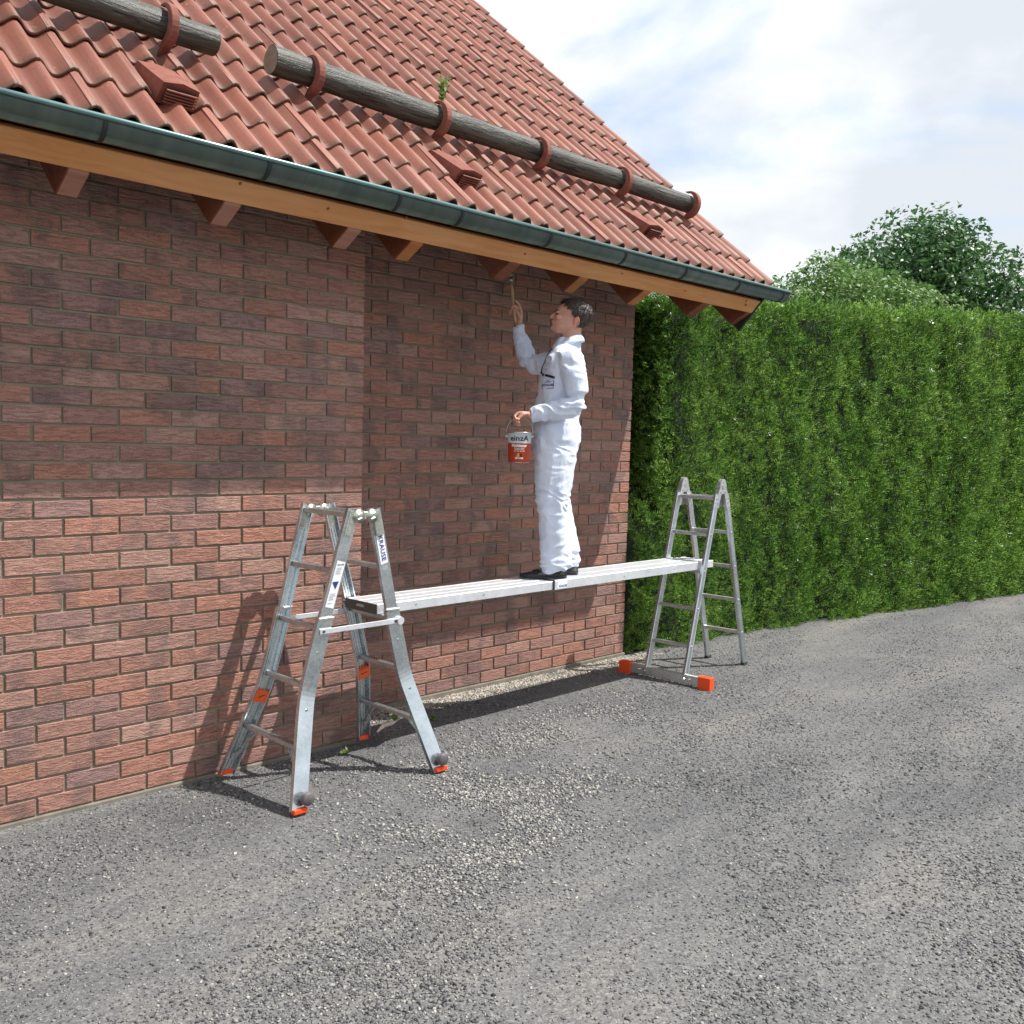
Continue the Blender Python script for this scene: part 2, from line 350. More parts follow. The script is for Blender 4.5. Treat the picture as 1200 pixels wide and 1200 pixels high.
# loose stones: several octahedron-like chips per size class joined as stuff
def mat_stone(name, stops):
    m, n, l, b = newmat(name, rough=.92, spec=.25); g = n.new('ShaderNodeNewGeometry')
    c = ramp(n, l, g.outputs['Random Per Island'], stops)
    f = noise_n(n, l, posn(n, l), 130, 3, .6)
    c = mix(n, l, .35, c, ramp(n, l, f, [(.3, (.3, .3, .3, 1)), (.7, (.7, .7, .7, 1))]), 'OVERLAY')
    l.new(c, b.inputs['Base Color']); return m
M_ST1 = mat_stone('grey_chips', [(0, rgb((52, 53, 56))), (.25, rgb((86, 87, 89))), (.6, rgb((114, 114, 113))), (.9, rgb((140, 138, 132))), (1, rgb((172, 168, 160)))])
M_ST2 = mat_stone('pale_chips', [(0, rgb((112, 110, 104))), (.4, rgb((152, 147, 138))), (.8, rgb((178, 172, 160))), (1, rgb((204, 196, 182)))])
M_ST3 = mat_stone('light_grey_chips', [(0, rgb((80, 82, 85))), (.4, rgb((122, 122, 120))), (.8, rgb((148, 146, 141))), (1, rgb((184, 179, 169)))])
BV = np.array([[1, .1, -.2], [-.9, .3, .1], [.2, 1, .1], [-.1, -.95, -.1], [.1, .05, 1], [-.1, .1, -1]])
BF = np.array([[0, 2, 4], [2, 1, 4], [1, 3, 4], [3, 0, 4], [2, 0, 5], [1, 2, 5], [3, 1, 5], [0, 3, 5]])
def stones(name, px, py, size, mat, label, sink=.25):
    n = len(px); e = RS.uniform(-.5, .5, (n, 3)); e[:, 2] = RS.uniform(0, 6.28, n); R = rotmats(e)
    sc = size[:, None]*np.stack([RS.uniform(.8, 1.5, n), RS.uniform(.6, 1.1, n), RS.uniform(.35, .75, n)], 1)
    v = BV[None]*RS.uniform(.7, 1.25, (n, 6, 1))*sc[:, None, :]; v = np.einsum('nij,nkj->nki', R, v)
    z = gz(px, py)+size*.3*(1-sink*2)
    v += np.stack([px, py, z], 1)[:, None, :]
    F = (BF[None]+np.arange(n)[:, None, None]*6).reshape(-1, 3)
    return tag(obj(name, npmesh(name, v.reshape(-1, 3), F), mat), label, 'gravel', kind='stuff')
def free(x, y): return (y < np.where(x < UE+.02, BAY-.015, np.where(x < .2, -.012, .4)))
# sampled roughly evenly in the picture: density falls with distance
def scatter(n, x0, x1, y0, y1, fn=None, power=1.6):
    out = np.zeros((0, 2))
    while len(out) < n:
        p = np.stack([RS.uniform(x0, x1, n*2), RS.uniform(y0, y1, n*2)], 1)
        d = np.hypot(p[:, 0]+6.16, p[:, 1]+4.85)
        fwd = (p[:, 0]+6.16)*SY+(p[:, 1]+4.85)*CY; lat = (p[:, 0]+6.16)*CY-(p[:, 1]+4.85)*SY
        k = (RS.uniform(0, 1, len(p)) < np.minimum(1, (3.0/np.maximum(d, .1))**power)) & (fwd > 1.5) & (np.abs(lat) < fwd*.62+.4) & free(p[:, 0], p[:, 1])
        if fn is not None: k &= RS.uniform(0, 1, len(p)) < fn(p[:, 0], p[:, 1])
        out = np.concatenate([out, p[k]])
    return out[:n]
vn = np.vectorize(lambda x, y: noise.noise(Vector((x*1.3, y*1.3, 3.1)))*.5+.5)
vb = np.vectorize(lambda x, y: noise.noise(Vector(((x*.85+y*.53)*.35, (y*.85-x*.53)*1.5, 6.1)))*.5+.5)   # wheel-worn bands
vn2 = np.vectorize(lambda x, y: noise.noise(Vector((x*3.1, y*3.1, 9.1)))*.5+.5)
p = scatter(100000, -7.5, 7.5, -6, .3, lambda x, y: .25+.75*np.clip(vb(x, y)*2.6-.8, 0, 1))
stones('gravel', p[:, 0], p[:, 1], RS.uniform(.0028, .0072, len(p)), M_ST1, 'fine grey stone chips spread over the yard', .2)
p = scatter(15000, -7, 6, -6, .3, lambda x, y: np.clip(vn2(x, y)*2.4-.8, .08, 1)*np.clip(vb(x, y)*3-1, .05, 1))
stones('coarse_gravel', p[:, 0], p[:, 1], RS.uniform(.006, .0105, len(p)), M_ST1, 'coarser grey stones lying loose among the chips', .2)
def patch(x, y):   # lighter chips spilled in front of the near ladder
    a = np.exp(-(((x+3.05)/.62)**2+((y+1.70)/.36)**2))+.6*np.exp(-(((x+3.55)/.40)**2+((y+2.05)/.30)**2))+.9*np.exp(-(((x+2.3)/.9)**2+((y+1.05)/.20)**2))
    return np.clip(a*np.clip(vn2(x, y)*3-.9, 0, 1.2)*.9, 0, 1)
p = scatter(9000, -5, 1, -3, .0, patch, .3)
stones('light_gravel', p[:, 0], p[:, 1], RS.uniform(.005, .0115, len(p)), M_ST3, 'light grey angular chips spilled in front of the near ladder', .15)
def foot(x, y): return ((x > UE) & (x < .25))*np.clip(1-(-y)/.30, 0, 1)*np.clip(vn2(x*2, y*2)*3-.6, .1, 1)
p = scatter(8000, -3.1, .3, -.5, .0, foot, .3)
stones('pale_gravel', p[:, 0], p[:, 1], RS.uniform(.005, .012, len(p)), M_ST2, 'pale beige chips heaped along the foot of the set-back wall', .12)

# ------------------------------------------------------------------ house
house = tag(empty('brick_house', (-3, 0, 0)), 'red brick house corner with a clay pantile roof and orange stained fascia', 'house')
CH = 1/12.; BH = CH-.0105; BL = .2395
def brick_mesh(L, seed):
    rr = random.Random(seed); b = bmesh.new()
    # front face slightly bowed and chamfered, 5 faces (back left open inside the mortar)
    ch = .0025; D = .03
    def q(x, y, z): return b.verts.new((x+rr.uniform(-.0012, .0012), y, z+rr.uniform(-.0009, .0009)))
    fr = [q(-L/2+ch, 0, -BH/2+ch), q(0, rr.uniform(-.0015, .0008), -BH/2+ch), q(L/2-ch, 0, -BH/2+ch), q(L/2-ch, 0, BH/2-ch), q(0, rr.uniform(-.0015, .0008), BH/2-ch), q(-L/2+ch, 0, BH/2-ch)]
    md = [q(-L/2, ch*1.2, -BH/2), q(0, ch, -BH/2), q(L/2, ch*1.2, -BH/2), q(L/2, ch*1.2, BH/2), q(0, ch, BH/2), q(-L/2, ch*1.2, BH/2)]
    bk = [b.verts.new((v.co.x, D, v.co.z)) for v in md]
    b.faces.new((fr[0], fr[1], fr[4], fr[5])); b.faces.new((fr[1], fr[2], fr[3], fr[4]))
    for A, B in ((fr, md), (md, bk)):
        for k in range(6): b.faces.new((A[k], A[(k+1) % 6], B[(k+1) % 6], B[k]))
    b.faces.new(bk)
    bmesh.ops.recalc_face_normals(b, faces=b.faces)
    me = bpy.data.meshes.new('brick'); b.to_mesh(me); b.free(); me.materials.append(M_BRICK); return me
FULL = [brick_mesh(BL, s) for s in range(6)]; HALF = [brick_mesh(.1145, 50+s) for s in range(3)]
CAMP = Vector((-6.1572, -4.8499, 1.7261))
def lay(wall, faceY, xr, xl, rows, half_on, name='brick', limit=300, skip=None):
    """running bond from the right-hand edge xr leftwards; the ones that show largest become objects"""
    spots = []
    for j in range(rows):
        z = (j+.5)*CH; x = xr
        if j % 2 == half_on: spots.append((x-.0575, z, 1)); x -= .125
        while x > xl:
            spots.append((x-BL/2, z, 0)); x -= .25
    def score(s):
        d = (Vector((s[0], faceY, s[1]))-CAMP); dep = d.dot(FW); px = d.dot(RV)/dep; py = d.dot(UV_)/dep
        vis = abs(px) < .60 and abs(py) < .55
        if s[1] > 2.80 + (.0 if faceY > -.2 else -.08): vis = False
        return (0 if vis else 100)+dep*(2 if s[2] else 1)
    spots.sort(key=score); joined = []
    for k, (x, z, h) in enumerate(spots):
        ml = HALF if h else FULL; me = ml[random.randrange(len(ml))]
        jit = (random.uniform(-.0015, .0015), random.uniform(-.0022, .0016), random.uniform(-.001, .001)); rot = random.uniform(-.004, .004)
        if k < limit:
            o = bpy.data.objects.new(name, me); COL.objects.link(o); o.location = (x+jit[0], faceY+jit[1], z+jit[2]); o.rotation_euler = (0, rot, 0)
            o.parent = wall; o.matrix_parent_inverse = INV[wall.name]
        else: joined.append((me, x+jit[0], faceY+jit[1], z+jit[2]))
    if joined:
        b = bmesh.new()
        for me, x, y, z in joined:
            n0 = len(b.verts); b.from_mesh(me); b.verts.ensure_lookup_table()
            bmesh.ops.translate(b, verts=b.verts[n0:], vec=(x, y, z))
        o = obj('brickwork', b, M_BRICK, wall); o['kind'] = 'stuff'
INV = {}
def wallbox(name, lo, hi, mat, parent=house):
    b = bmesh.new(); box(b, lo, hi); o = obj(name, b, mat, parent); INV[o.name] = wm(o).inverted(); return o
w1 = wallbox('wall', (-7.6, BAY+.009, -.25), (UE-.006, BAY+.2, 2.925), M_MORTAR); w1['label'] = 'projecting brick wall bay behind the near ladder'
w2 = wallbox('wall', (UE-.02, .009, -.25), (-.006, .24, 3.26), M_MORTAR); w2['label'] = 'set-back brick wall behind the painter'
lay(w1, BAY, UE, -7.4, 35, 1); lay(w2, 0, 0, UE+.0, 38, 0)
# return of the bay and gable wall, out of the picture's sight: brickwork with the same courses
b = bmesh.new()
def ret(b, X0, y0, y1, rows):
    for j in range(rows):
        y = y0
        while y < y1-.02:
            L = .115 if (j % 2 and y == y0) else .24; L = min(L, y1-y)
            box(b, (X0-.03, y, j*CH+.005), (X0+random.uniform(-.001, .001), y+L-.0005, (j+1)*CH-.0055)); y += L+.0105
ret(b, UE, BAY+.034, -.004, 33); o = obj('bay_side_brickwork', b, M_BRICK, w1); o['kind'] = 'stuff'
b = bmesh.new()
ret(b, 0, .034, 8.0, 38); o = obj('gable_brickwork', b, M_BRICK, w2); o['kind'] = 'stuff'
b = bmesh.new()
vs = [b.verts.new(v) for v in ((-.22, .2, -.2), (-.22, 8.04, -.2), (-.22, 8.04, 3.5), (-.22, 4.0, 6.9), (-.22, .2, 3.5), (-.012, .2, -.2), (-.012, 8.04, -.2), (-.012, 8.04, 3.5), (-.012, 4.0, 6.9), (-.012, .2, 3.5))]
b.faces.new(vs[:5][::-1]); b.faces.new(vs[5:])
for k in range(5): b.faces.new((vs[k], vs[(k+1) % 5], vs[5+(k+1) % 5], vs[5+k]))
obj('gable_wall', b, M_MORTAR, house)
b = bmesh.new(); box(b, (-7.6, BAY-.010, -.3), (UE+.006, BAY+.1, -.002)); bevel(b, .004); obj('plinth', b, M_PLINTH, house)
b = bmesh.new(); box(b, (UE+.01, -.012, -.3), (.012, .2, -.002)); bevel(b, .004); obj('plinth', b, M_PLINTH, house)

# ---- roof: plane through crest point (y=-.78, z=3.185), slope .901
SL = .901; LEN = math.hypot(1, SL); TD = Vector((0, 1/LEN, SL/LEN)); TN = Vector((0, -SL/LEN, 1/LEN))
def rp(x, s, h=0): return Vector((x, -.78, 3.185))+TD*s+TN*h      # s metres up the slope from the reference
XV = .36; S0 = -.385       # verge, eave end of the tiles along the slope
def slab(name, x0, x1, s0, s1, h0, h1, mat, parent):
    b = bmesh.new(); vs = [b.verts.new(rp(x, s, h)) for x in (x0, x1) for s in (s0, s1) for h in (h0, h1)]
    for q in ((0, 1, 3, 2), (4, 6, 7, 5), (0, 4, 5, 1), (2, 3, 7, 6), (0, 2, 6, 4), (1, 5, 7, 3)): b.faces.new([vs[i] for i in q])
    return obj(name, b, mat, parent)
TOPS = 6.35
roof = slab('roof', -7.9, XV-.03, S0+.06, TOPS, -.135, -.10, M_SOFFIT, house); roof['label'] = 'steep clay pantile roof slope above the eaves'
INV['roof'] = wm(roof).inverted()
b = bmesh.new()
ry = rp(0, TOPS).y; rz = rp(0, TOPS, -.1).z
vs = [b.verts.new(v) for v in ((-7.9, ry, rz), (XV-.03, ry, rz), (XV-.03, ry+5.2, rz-5.2*SL), (-7.9, ry+5.2, rz-5.2*SL))]
b.faces.new(vs); r = bmesh.ops.extrude_face_region(b, geom=b.faces[:]); bmesh.ops.translate(b, verts=[v for v in r['geom'] if isinstance(v, bmesh.types.BMVert)], vec=(0, 0, .1))
obj('rear_roof_slope', b, M_TILE, house)
def tile_mesh(seed=0):
    CW, GL, ov, th = .28, .415, .02, .013; NS = 20; rr = random.Random(seed)
    b = bmesh.new(); uvl = b.loops.layers.uv.new('UVMap')
    def hgt(x):   # two rounded rolls per tile, flatter valleys
        c = .5+.5*math.cos(2*math.pi*(x/.14)); return -.050*(1-c**1.25)
    rows = [(0, -.006), (.006, 0), (.20, 0), (GL, 0)]   # distance up the tile, drop
    top = []; bot = []
    for s, dz in rows:
        lift = .024*(1-s/GL*1.0)
        top.append([b.verts.new((x, s, hgt(x)+lift+dz*.8)) for x in np.linspace(-.14-ov, .14, NS+1)])
    for s, dz in (rows[0], rows[-1]):
        lift = .024*(1-s/GL)
        bot.append([b.verts.new((x, s+(.0 if s else .0), hgt(x)+lift-th)) for x in np.linspace(-.14-ov, .14, NS+1)])
    def face(vs, smooth=True):
        f = b.faces.new(vs); f.smooth = smooth
        for lp in f.loops:
            v = lp.vert.co; hh = (hgt(v.x)+.050)/.050; lp[uvl].uv = (hh, v.y/GL)
    for A, B in zip(top, top[1:]):
        for k in range(NS): face((A[k], A[k+1], B[k+1], B[k]))
    for k in range(NS):
        face((bot[0][k], bot[0][k+1], top[0][k+1], top[0][k]), False); face((bot[1][k], bot[0][k], bot[0][k+1], bot[1][k+1]) if 0 else (bot[0][k+1], bot[0][k], bot[1][k], bot[1][k+1]))
    bmesh.ops.recalc_face_normals(b, faces=b.faces)
    for k in (0, NS):
        f = b.faces.new([r[k] for r in top]+[bot[1][k], bot[0][k]])
        for lp in f.loops: lp[uvl].uv = (.6, .5)
    me = bpy.data.meshes.new('tile'); b.to_mesh(me); b.free(); me.materials.append(M_TILE); return me
TM = tile_mesh()
ROT = Matrix((( 1, 0, 0), (0, TD.y, TN.y), (0, TD.z, TN.z))).to_euler()
tiles = []
ncol = 30; nrow = int((TOPS-S0)/.34)+1
VENTS = {(5, 1), (10, 1), (-99, 0)}
def col_x(c): return XV-.14-c*.28
ventcells = [(-4.20, 1), (-2.58, 1), (-.93, 1)]
vent_cols = {(round((XV-.14-vx)/.28), r) for vx, r in ventcells}
for c in range(ncol):
    for r_ in range(nrow):
        pt = rp(col_x(c), S0+r_*.34+(.05 if r_ == 0 else 0)); d = pt-CAMP; dep = d.dot(FW); px = d.dot(RV)/dep; py = d.dot(UV_)/dep
        vis = abs(px) < .57 and py < .575 and dep > 0
        tiles.append(((0 if vis else 100)+dep, c, r_, pt))
tiles.sort(key=lambda t: t[0]); rest = []
for k, (sc, c, r_, pt) in enumerate(tiles):
    jx, js, jh, jr = random.uniform(-.003, .003), random.uniform(-.006, .006), random.uniform(-.002, .004), random.uniform(-.011, .011)
    M = Matrix.Translation(pt+Vector((jx, 0, 0))+TD*js+TN*jh) @ ROT.to_matrix().to_4x4() @ Matrix.Rotation(jr, 4, 'Z')
    if k < 300 and sc < 100:
        o = bpy.data.objects.new('tile', TM); COL.objects.link(o); o.parent = roof; o.matrix_parent_inverse = INV['roof']
        o.location = M.translation; o.rotation_euler = M.to_euler()
    else: rest.append(M)
b = bmesh.new()
for M in rest:
    n0 = len(b.verts); b.from_mesh(TM); b.verts.ensure_lookup_table(); bmesh.ops.transform(b, verts=b.verts[n0:], matrix=M)
me = bpy.data.meshes.new('tiling'); b.to_mesh(me); b.free(); me.materials.append(M_TILE); o = obj('tiling', me, None, roof); o['kind'] = 'stuff'
# vent tiles with louvred hoods
for vx, r_ in ventcells:
    c = round((XV-.14-vx)/.28); x0 = col_x(c)+random.uniform(-.005, .005); s0 = S0+r_*.34+.03
    b = bmesh.new()
    def q(x, s, h): return b.verts.new(rp(x0+x, s0+s, h))
    A = [q(-.088, -.03, -.03), q(.088, -.03, -.03), q(.080, -.045, .07), q(.0, -.05, .086), q(-.080, -.045, .07)]
    B = [q(-.088, .25, -.02), q(.088, .25, -.02), q(.085, .25, .012), q(.0, .25, .02), q(-.085, .25, .012)]
    for k in range(1, 5): b.faces.new((A[k], A[(k+1) % 5], B[(k+1) % 5], B[k]))
    b.faces.new(B); b.faces.new(A[::-1])
    hood = obj('vent_hood', b, M_HOOK, roof)
    b = bmesh.new()
    vs = [b.verts.new(rp(x0+x, s0+s, h)) for x, s, h in ((-.07, -.048, -.012), (.07, -.048, -.012), (.066, -.057, .058), (-.066, -.057, .058))]; b.faces.new(vs)
    obj('vent_opening', b, M_SEAM, hood)
    for k in range(5):
        b = bmesh.new(); h = -.006+k*.0135
        Mx = frame(rp(x0, s0-.055-.0012*k, h), (1, 0, 0), -TD)
        box(b, (-.068, -.001, -.0035), (.068, .010, .002), M=Mx); obj('slat', b, M_HOOK, hood)
# verge barge strip
b = bmesh.new(); vs = []
for s, in ((-.352,), (TOPS,)):
    for x, h in ((XV-.014, -.425), (XV+.006, -.425), (XV+.006, -.028), (XV-.014, -.028)): vs.append(b.verts.new(rp(x, s, h)))
for k in range(4): b.faces.new((vs[k], vs[(k+1) % 4], vs[4+(k+1) % 4], vs[4+k]))
b.faces.new(vs[:4]); b.faces.new(vs[4:][::-1]); obj('barge_board', b, M_BARGE, house)
# ---- rafters: bottom vertex (y=-.72, z=2.68), splayed tail cut up to the fascia foot
RB = Vector((0, -.72, 2.68)); UPN = Vector((0, -SL/LEN, 1/LEN))
rx = [-5.40, -4.73, -4.06, -3.40, -3.0, -2.27, -1.66, -1.01, -.31, .283]
endm = [M_PINK, M_PINK, M_PINK, M_PINK, M_OREND, M_RAFTER, M_OREND, M_OREND, M_RAFTER, M_RAFTER]
for k, x in enumerate(rx):
    b = bmesh.new(); Wd = .09 if k < 9 else .06
    P1 = Vector((0, -.852, 2.752)); side = [RB, P1, P1+UPN*.07, RB+UPN*.2, RB+UPN*.2+TD*4.4, RB+TD*4.4]
    r1 = [b.verts.new(p+Vector((x, 0, 0))) for p in side]; r2 = [b.verts.new(p+Vector((x+Wd, 0, 0))) for p in side]
    b.faces.new(r1); b.faces.new(r2[::-1])
    for j in range(6):
        f = b.faces.new((r1[j], r1[(j+1) % 6], r2[(j+1) % 6], r2[j])); f.material_index = 1 if j in (0, 1) else 0
    bevel(b, .006, 2)
    o = obj('rafter', b, [M_RAFTER, endm[k]], house)
    if k in (2, 3): o['label'] = 'rafter tail with a pinkish primed end'
# soffit boards over the rafters
for k in range(9):
    b = bmesh.new(); s = k*.118; O_ = RB+UPN*.201
    vs = [b.verts.new(O_+Vector((x, 0, 0))+TD*(s+a)+UPN*h) for x in (-7.6, XV-.035) for a in (.003, .115) for h in (0, .02)]
    for q in ((0, 1, 3, 2), (4, 6, 7, 5), (0, 4, 5, 1), (2, 3, 7, 6), (0, 2, 6, 4), (1, 5, 7, 3)): b.faces.new([vs[i] for i in q])
    obj('soffit_board', b, M_SOFFIT, house)
# fascia: tilted with the rafter ends
FB = Vector((0, -.866, 2.760))
def fas(a, h, x): return FB+Vector((x, 0, 0))+UPN*h-TD*a
b = bmesh.new(); prof = [(-.03, 0), (0, 0), (0, .112), (-.03, .112)]
xsF = [-7.9, -4.9, XV-.0155]
r1 = [b.verts.new(fas(a, h, xsF[0])) for a, h in prof]; r2 = [b.verts.new(fas(a, h, xsF[2])) for a, h in prof]
for j in range(4): b.faces.new((r1[j], r1[(j+1) % 4], r2[(j+1) % 4], r2[j]))
b.faces.new(r1[::-1]); b.faces.new(r2); bevel(b, .003); fo = obj('fascia_board', b, M_FASCIA, house)
for x, h in ((-4.02, .10), (-3.55, .075), (-3.10, .12), (-2.2, .07), (-1.32, .085), (-.6, .06), (.16, .09), (.19, .06)):
    b = bmesh.new(); Mx = frame(fas(.0012, h, x), (1, 0, 0), UPN)
    bmesh.ops.create_circle(b, cap_ends=True, segments=10, radius=.008 if x < .1 else .011, matrix=Mx); obj('knot', b, M_RAFTER, fo)
# gutter
GC = Vector((0, -.998, 2.923)); GR = .070
gt = []
b = bmesh.new(); prof = []
for k in range(19):
    a = math.radians(180+180*k/18); prof.append((math.cos(a)*GR, math.sin(a)*GR*.98))
path = [(-7.9, 0, 0), (XV+.20, 0, 0)]
rg = [[b.verts.new(GC+Vector((x, -p0, p1))) for p0, p1 in prof] for x in (-7.9, -5, -2, XV+.20)]
for A, B in zip(rg, rg[1:]):
    for k in range(18): b.faces.new((A[k], A[k+1], B[k+1], B[k])).smooth = True
bmesh.ops.solidify(b, geom=b.faces[:], thickness=.002)
gut = obj('gutter', b, M_GUTTER, house); gut['label'] = 'weathered green-grey half-round gutter along the eaves'
for f in gut.data.polygons: f.use_smooth = True
b = bmesh.new(); tube(b, [GC+Vector((-7.9, -GR-.004, .004)), GC+Vector((XV+.2, -GR-.004, .004))], .0105, 10); obj('gutter_bead', b, M_GUTLIP, gut, True)
b = bmesh.new(); vs = [b.verts.new(GC+Vector((XV+.2, -p0, p1))) for p0, p1 in prof]; b.faces.new(vs); r = bmesh.ops.extrude_face_region(b, geom=b.faces[:]); bmesh.ops.translate(b, verts=[v for v in r['geom'] if isinstance(v, bmesh.types.BMVert)], vec=(-.004, 0, 0)); obj('gutter_stop_end', b, M_GUTTER, gut)
for x in (-5.3, -4.66, -3.95, -3.23, -2.82, -2.14, -1.46, -.81, -.15, .47):
    b = bmesh.new(); R = GR+.0035; pts = [GC+Vector((x, -math.cos(math.radians(a))*R, math.sin(math.radians(a))*R)) for a in range(180, 361, 12)]
    sweep(b, [Vector((p.x, GC.y-(p.y-GC.y)*-1, p.z)) for p in pts], [(-.009, -.0012), (.009, -.0012), (.009, .0012), (-.009, .0012)], side=(1, 0, 0))
    obj('gutter_bracket', b, M_SEAM, gut)

# ---- snow guard logs and hooks
def log(x0, x1, label, seed, c0, c1):
    t = empty('snow_guard_log', c0); tag(t, label, 'log', 'round timber logs laid across the roof')
    b = bmesh.new(); n = 40; c0, c1 = Vector(c0), Vector(c1); seg = 20
    rings = []
    for k in range(n+1):
        u = k/n; c = c0.lerp(c1, u); rad = .070-.006*u; nn = noise.noise(Vector((u*5, seed, 0)))*.009
        c = c+TN*nn
        rings.append([b.verts.new(c+(TD*math.cos(2*math.pi*j/seg)+TN*math.sin(2*math.pi*j/seg))*(rad+.006*noise.noise(Vector((u*(c1-c0).length*4, math.cos(2*math.pi*j/seg)*1.5, math.sin(2*math.pi*j/seg)*1.5+seed))))) for j in range(seg)])
    for A, B in zip(rings, rings[1:]):
        for j in range(seg): b.faces.new((A[j], A[(j+1) % seg], B[(j+1) % seg], B[j])).smooth = True
    obj('timber', b, M_LOG, t)
    for c, rr, d in ((c0, rings[0], -1), (c1, rings[-1], 1)):
        bb = bmesh.new(); r_ = .070 if d < 0 else .064
        ring = [bb.verts.new(c+Vector((d*.0012, 0, 0))+(TD*math.cos(2*math.pi*j/seg)+TN*math.sin(2*math.pi*j/seg))*r_*.985+TN*noise.noise(Vector((0 if d < 0 else 5, seed, 0)))*.009) for j in range(seg)]
        bb.faces.new(ring if d > 0 else ring[::-1])
        obj('end_grain', bb, M_LOGEND, t)
    return t
M_LOGEND = mat_simple_noise('grey_end_grain', rgb((104, 96, 82)), rgb((140, 130, 114)), 24, .9, .5, .003)
L0 = (-3.60, -.464, 3.605); L1 = (-.005, -.504, 3.572)
log(0, 0, 'long weathered grey log held by five red hooks above the gutter', 1.3, L0, L1)
log(0, 0, 'short end of a grey log at the roof edge left of the long log', 5.7, (-6.6, -.47, 3.60), (-3.90, -.461, 3.605))
HA = 5
def hook(x, cz):
    """crescent claw in the slope plane: foot on the tile below the log, curling over its top"""
    c = Vector((x, cz[1], cz[2])); b = bmesh.new(); w = .019; n = 16; ri = .077
    inner = [(-.050, -.132)]; outer = [(-.062, -.136)]
    for k in range(n+1):
        u = k/n; a = math.radians(222-u*176)      # angle in the (TD, TN) plane, 180 is the downhill side
        th = .010+.042*max(0, math.sin(min(1, .22+u*.85)*math.pi))**.9*(1-u*.45)
        inner.append((math.cos(a)*ri, math.sin(a)*ri)); outer.append((math.cos(a)*(ri+th), math.sin(a)*(ri+th)))
    loop = inner+outer[::-1]; m_ = len(loop)
    L = [[b.verts.new(c+TD*p[0]+TN*p[1]+Vector((sx*w, 0, 0))) for p in loop] for sx in (-1, 1)]
    for k in range(m_): b.faces.new((L[0][k], L[0][(k+1) % m_], L[1][(k+1) % m_], L[1][k]))
    for q, sgn in ((L[0], 1), (L[1], -1)):
        for k in range(n+1): f = (q[k], q[k+1], q[m_-2-k], q[m_-1-k]); b.faces.new(f if sgn > 0 else f[::-1])
    bevel(b, .003)
    return obj('log_hook', b, M_HOOK, roof)
for x in (-5.6, -4.15, -3.37, -2.52, -1.69, -.865, -.05):
    u = (x-L0[0])/(L1[0]-L0[0]); cc = Vector(L0).lerp(Vector(L1), max(0, min(1, u))); hook(x, cc)
# ------------------------------------------------------------------ ladders
def lad(x, y, th):
    n = Vector((math.cos(th), math.sin(th), 0)); e = Vector((math.sin(th), -math.cos(th), 0)); c = Vector((x, y, 0))
    return n, e, c
def chan(w, d, t=.0022, lip=.006):
    """C channel: web at s = 0 plane (t axis = depth towards the inside)"""
    return [(-w/2, 0), (w/2, 0), (w/2, d), (w/2-lip, d), (w/2-lip, d-t), (w/2-t, d-t), (w/2-t, t), (.16*w, t), (.16*w, t*2.6), (.10*w, t*2.6), (.10*w, t), (-.10*w, t), (-.10*w, t*2.6), (-.16*w, t*2.6), (-.16*w, t), (-w/2+t, t), (-w/2+t, d-t), (-w/2+lip, d-t), (-w/2+lip, d), (-w/2, d)]
def stile(name, path, n, inward, w, d, mat, parent):
    b = bmesh.new(); path = [Vector(p) for p in path]; rings = []; prof = chan(w, d)
    for i, p in enumerate(path):
        a = (path[i]-path[i-1]).normalized() if i else None; c = (path[i+1]-path[i]).normalized() if i < len(path)-1 else None
        t = ((a or c)+(c or a)).normalized(); iw = (inward-t*inward.dot(t)).normalized(); sd = iw.cross(t).normalized()
        if sd.dot(n) < 0: sd = -sd
        rings.append([b.verts.new(p+sd*s+iw*q) for s, q in prof])
    m_ = len(prof)
    for A, B in zip(rings, rings[1:]):
        for j in range(m_): b.faces.new((A[j], A[(j+1) % m_], B[(j+1) % m_], B[j]))
    # caps in convex pieces
    for r in (rings[0], rings[-1]):
        b.faces.new((r[0], r[1], r[6], r[15])); b.faces.new((r[1], r[2], r[5], r[6])); b.faces.new((r[0], r[15], r[16], r[19]))
    return obj(name, b, mat, parent)
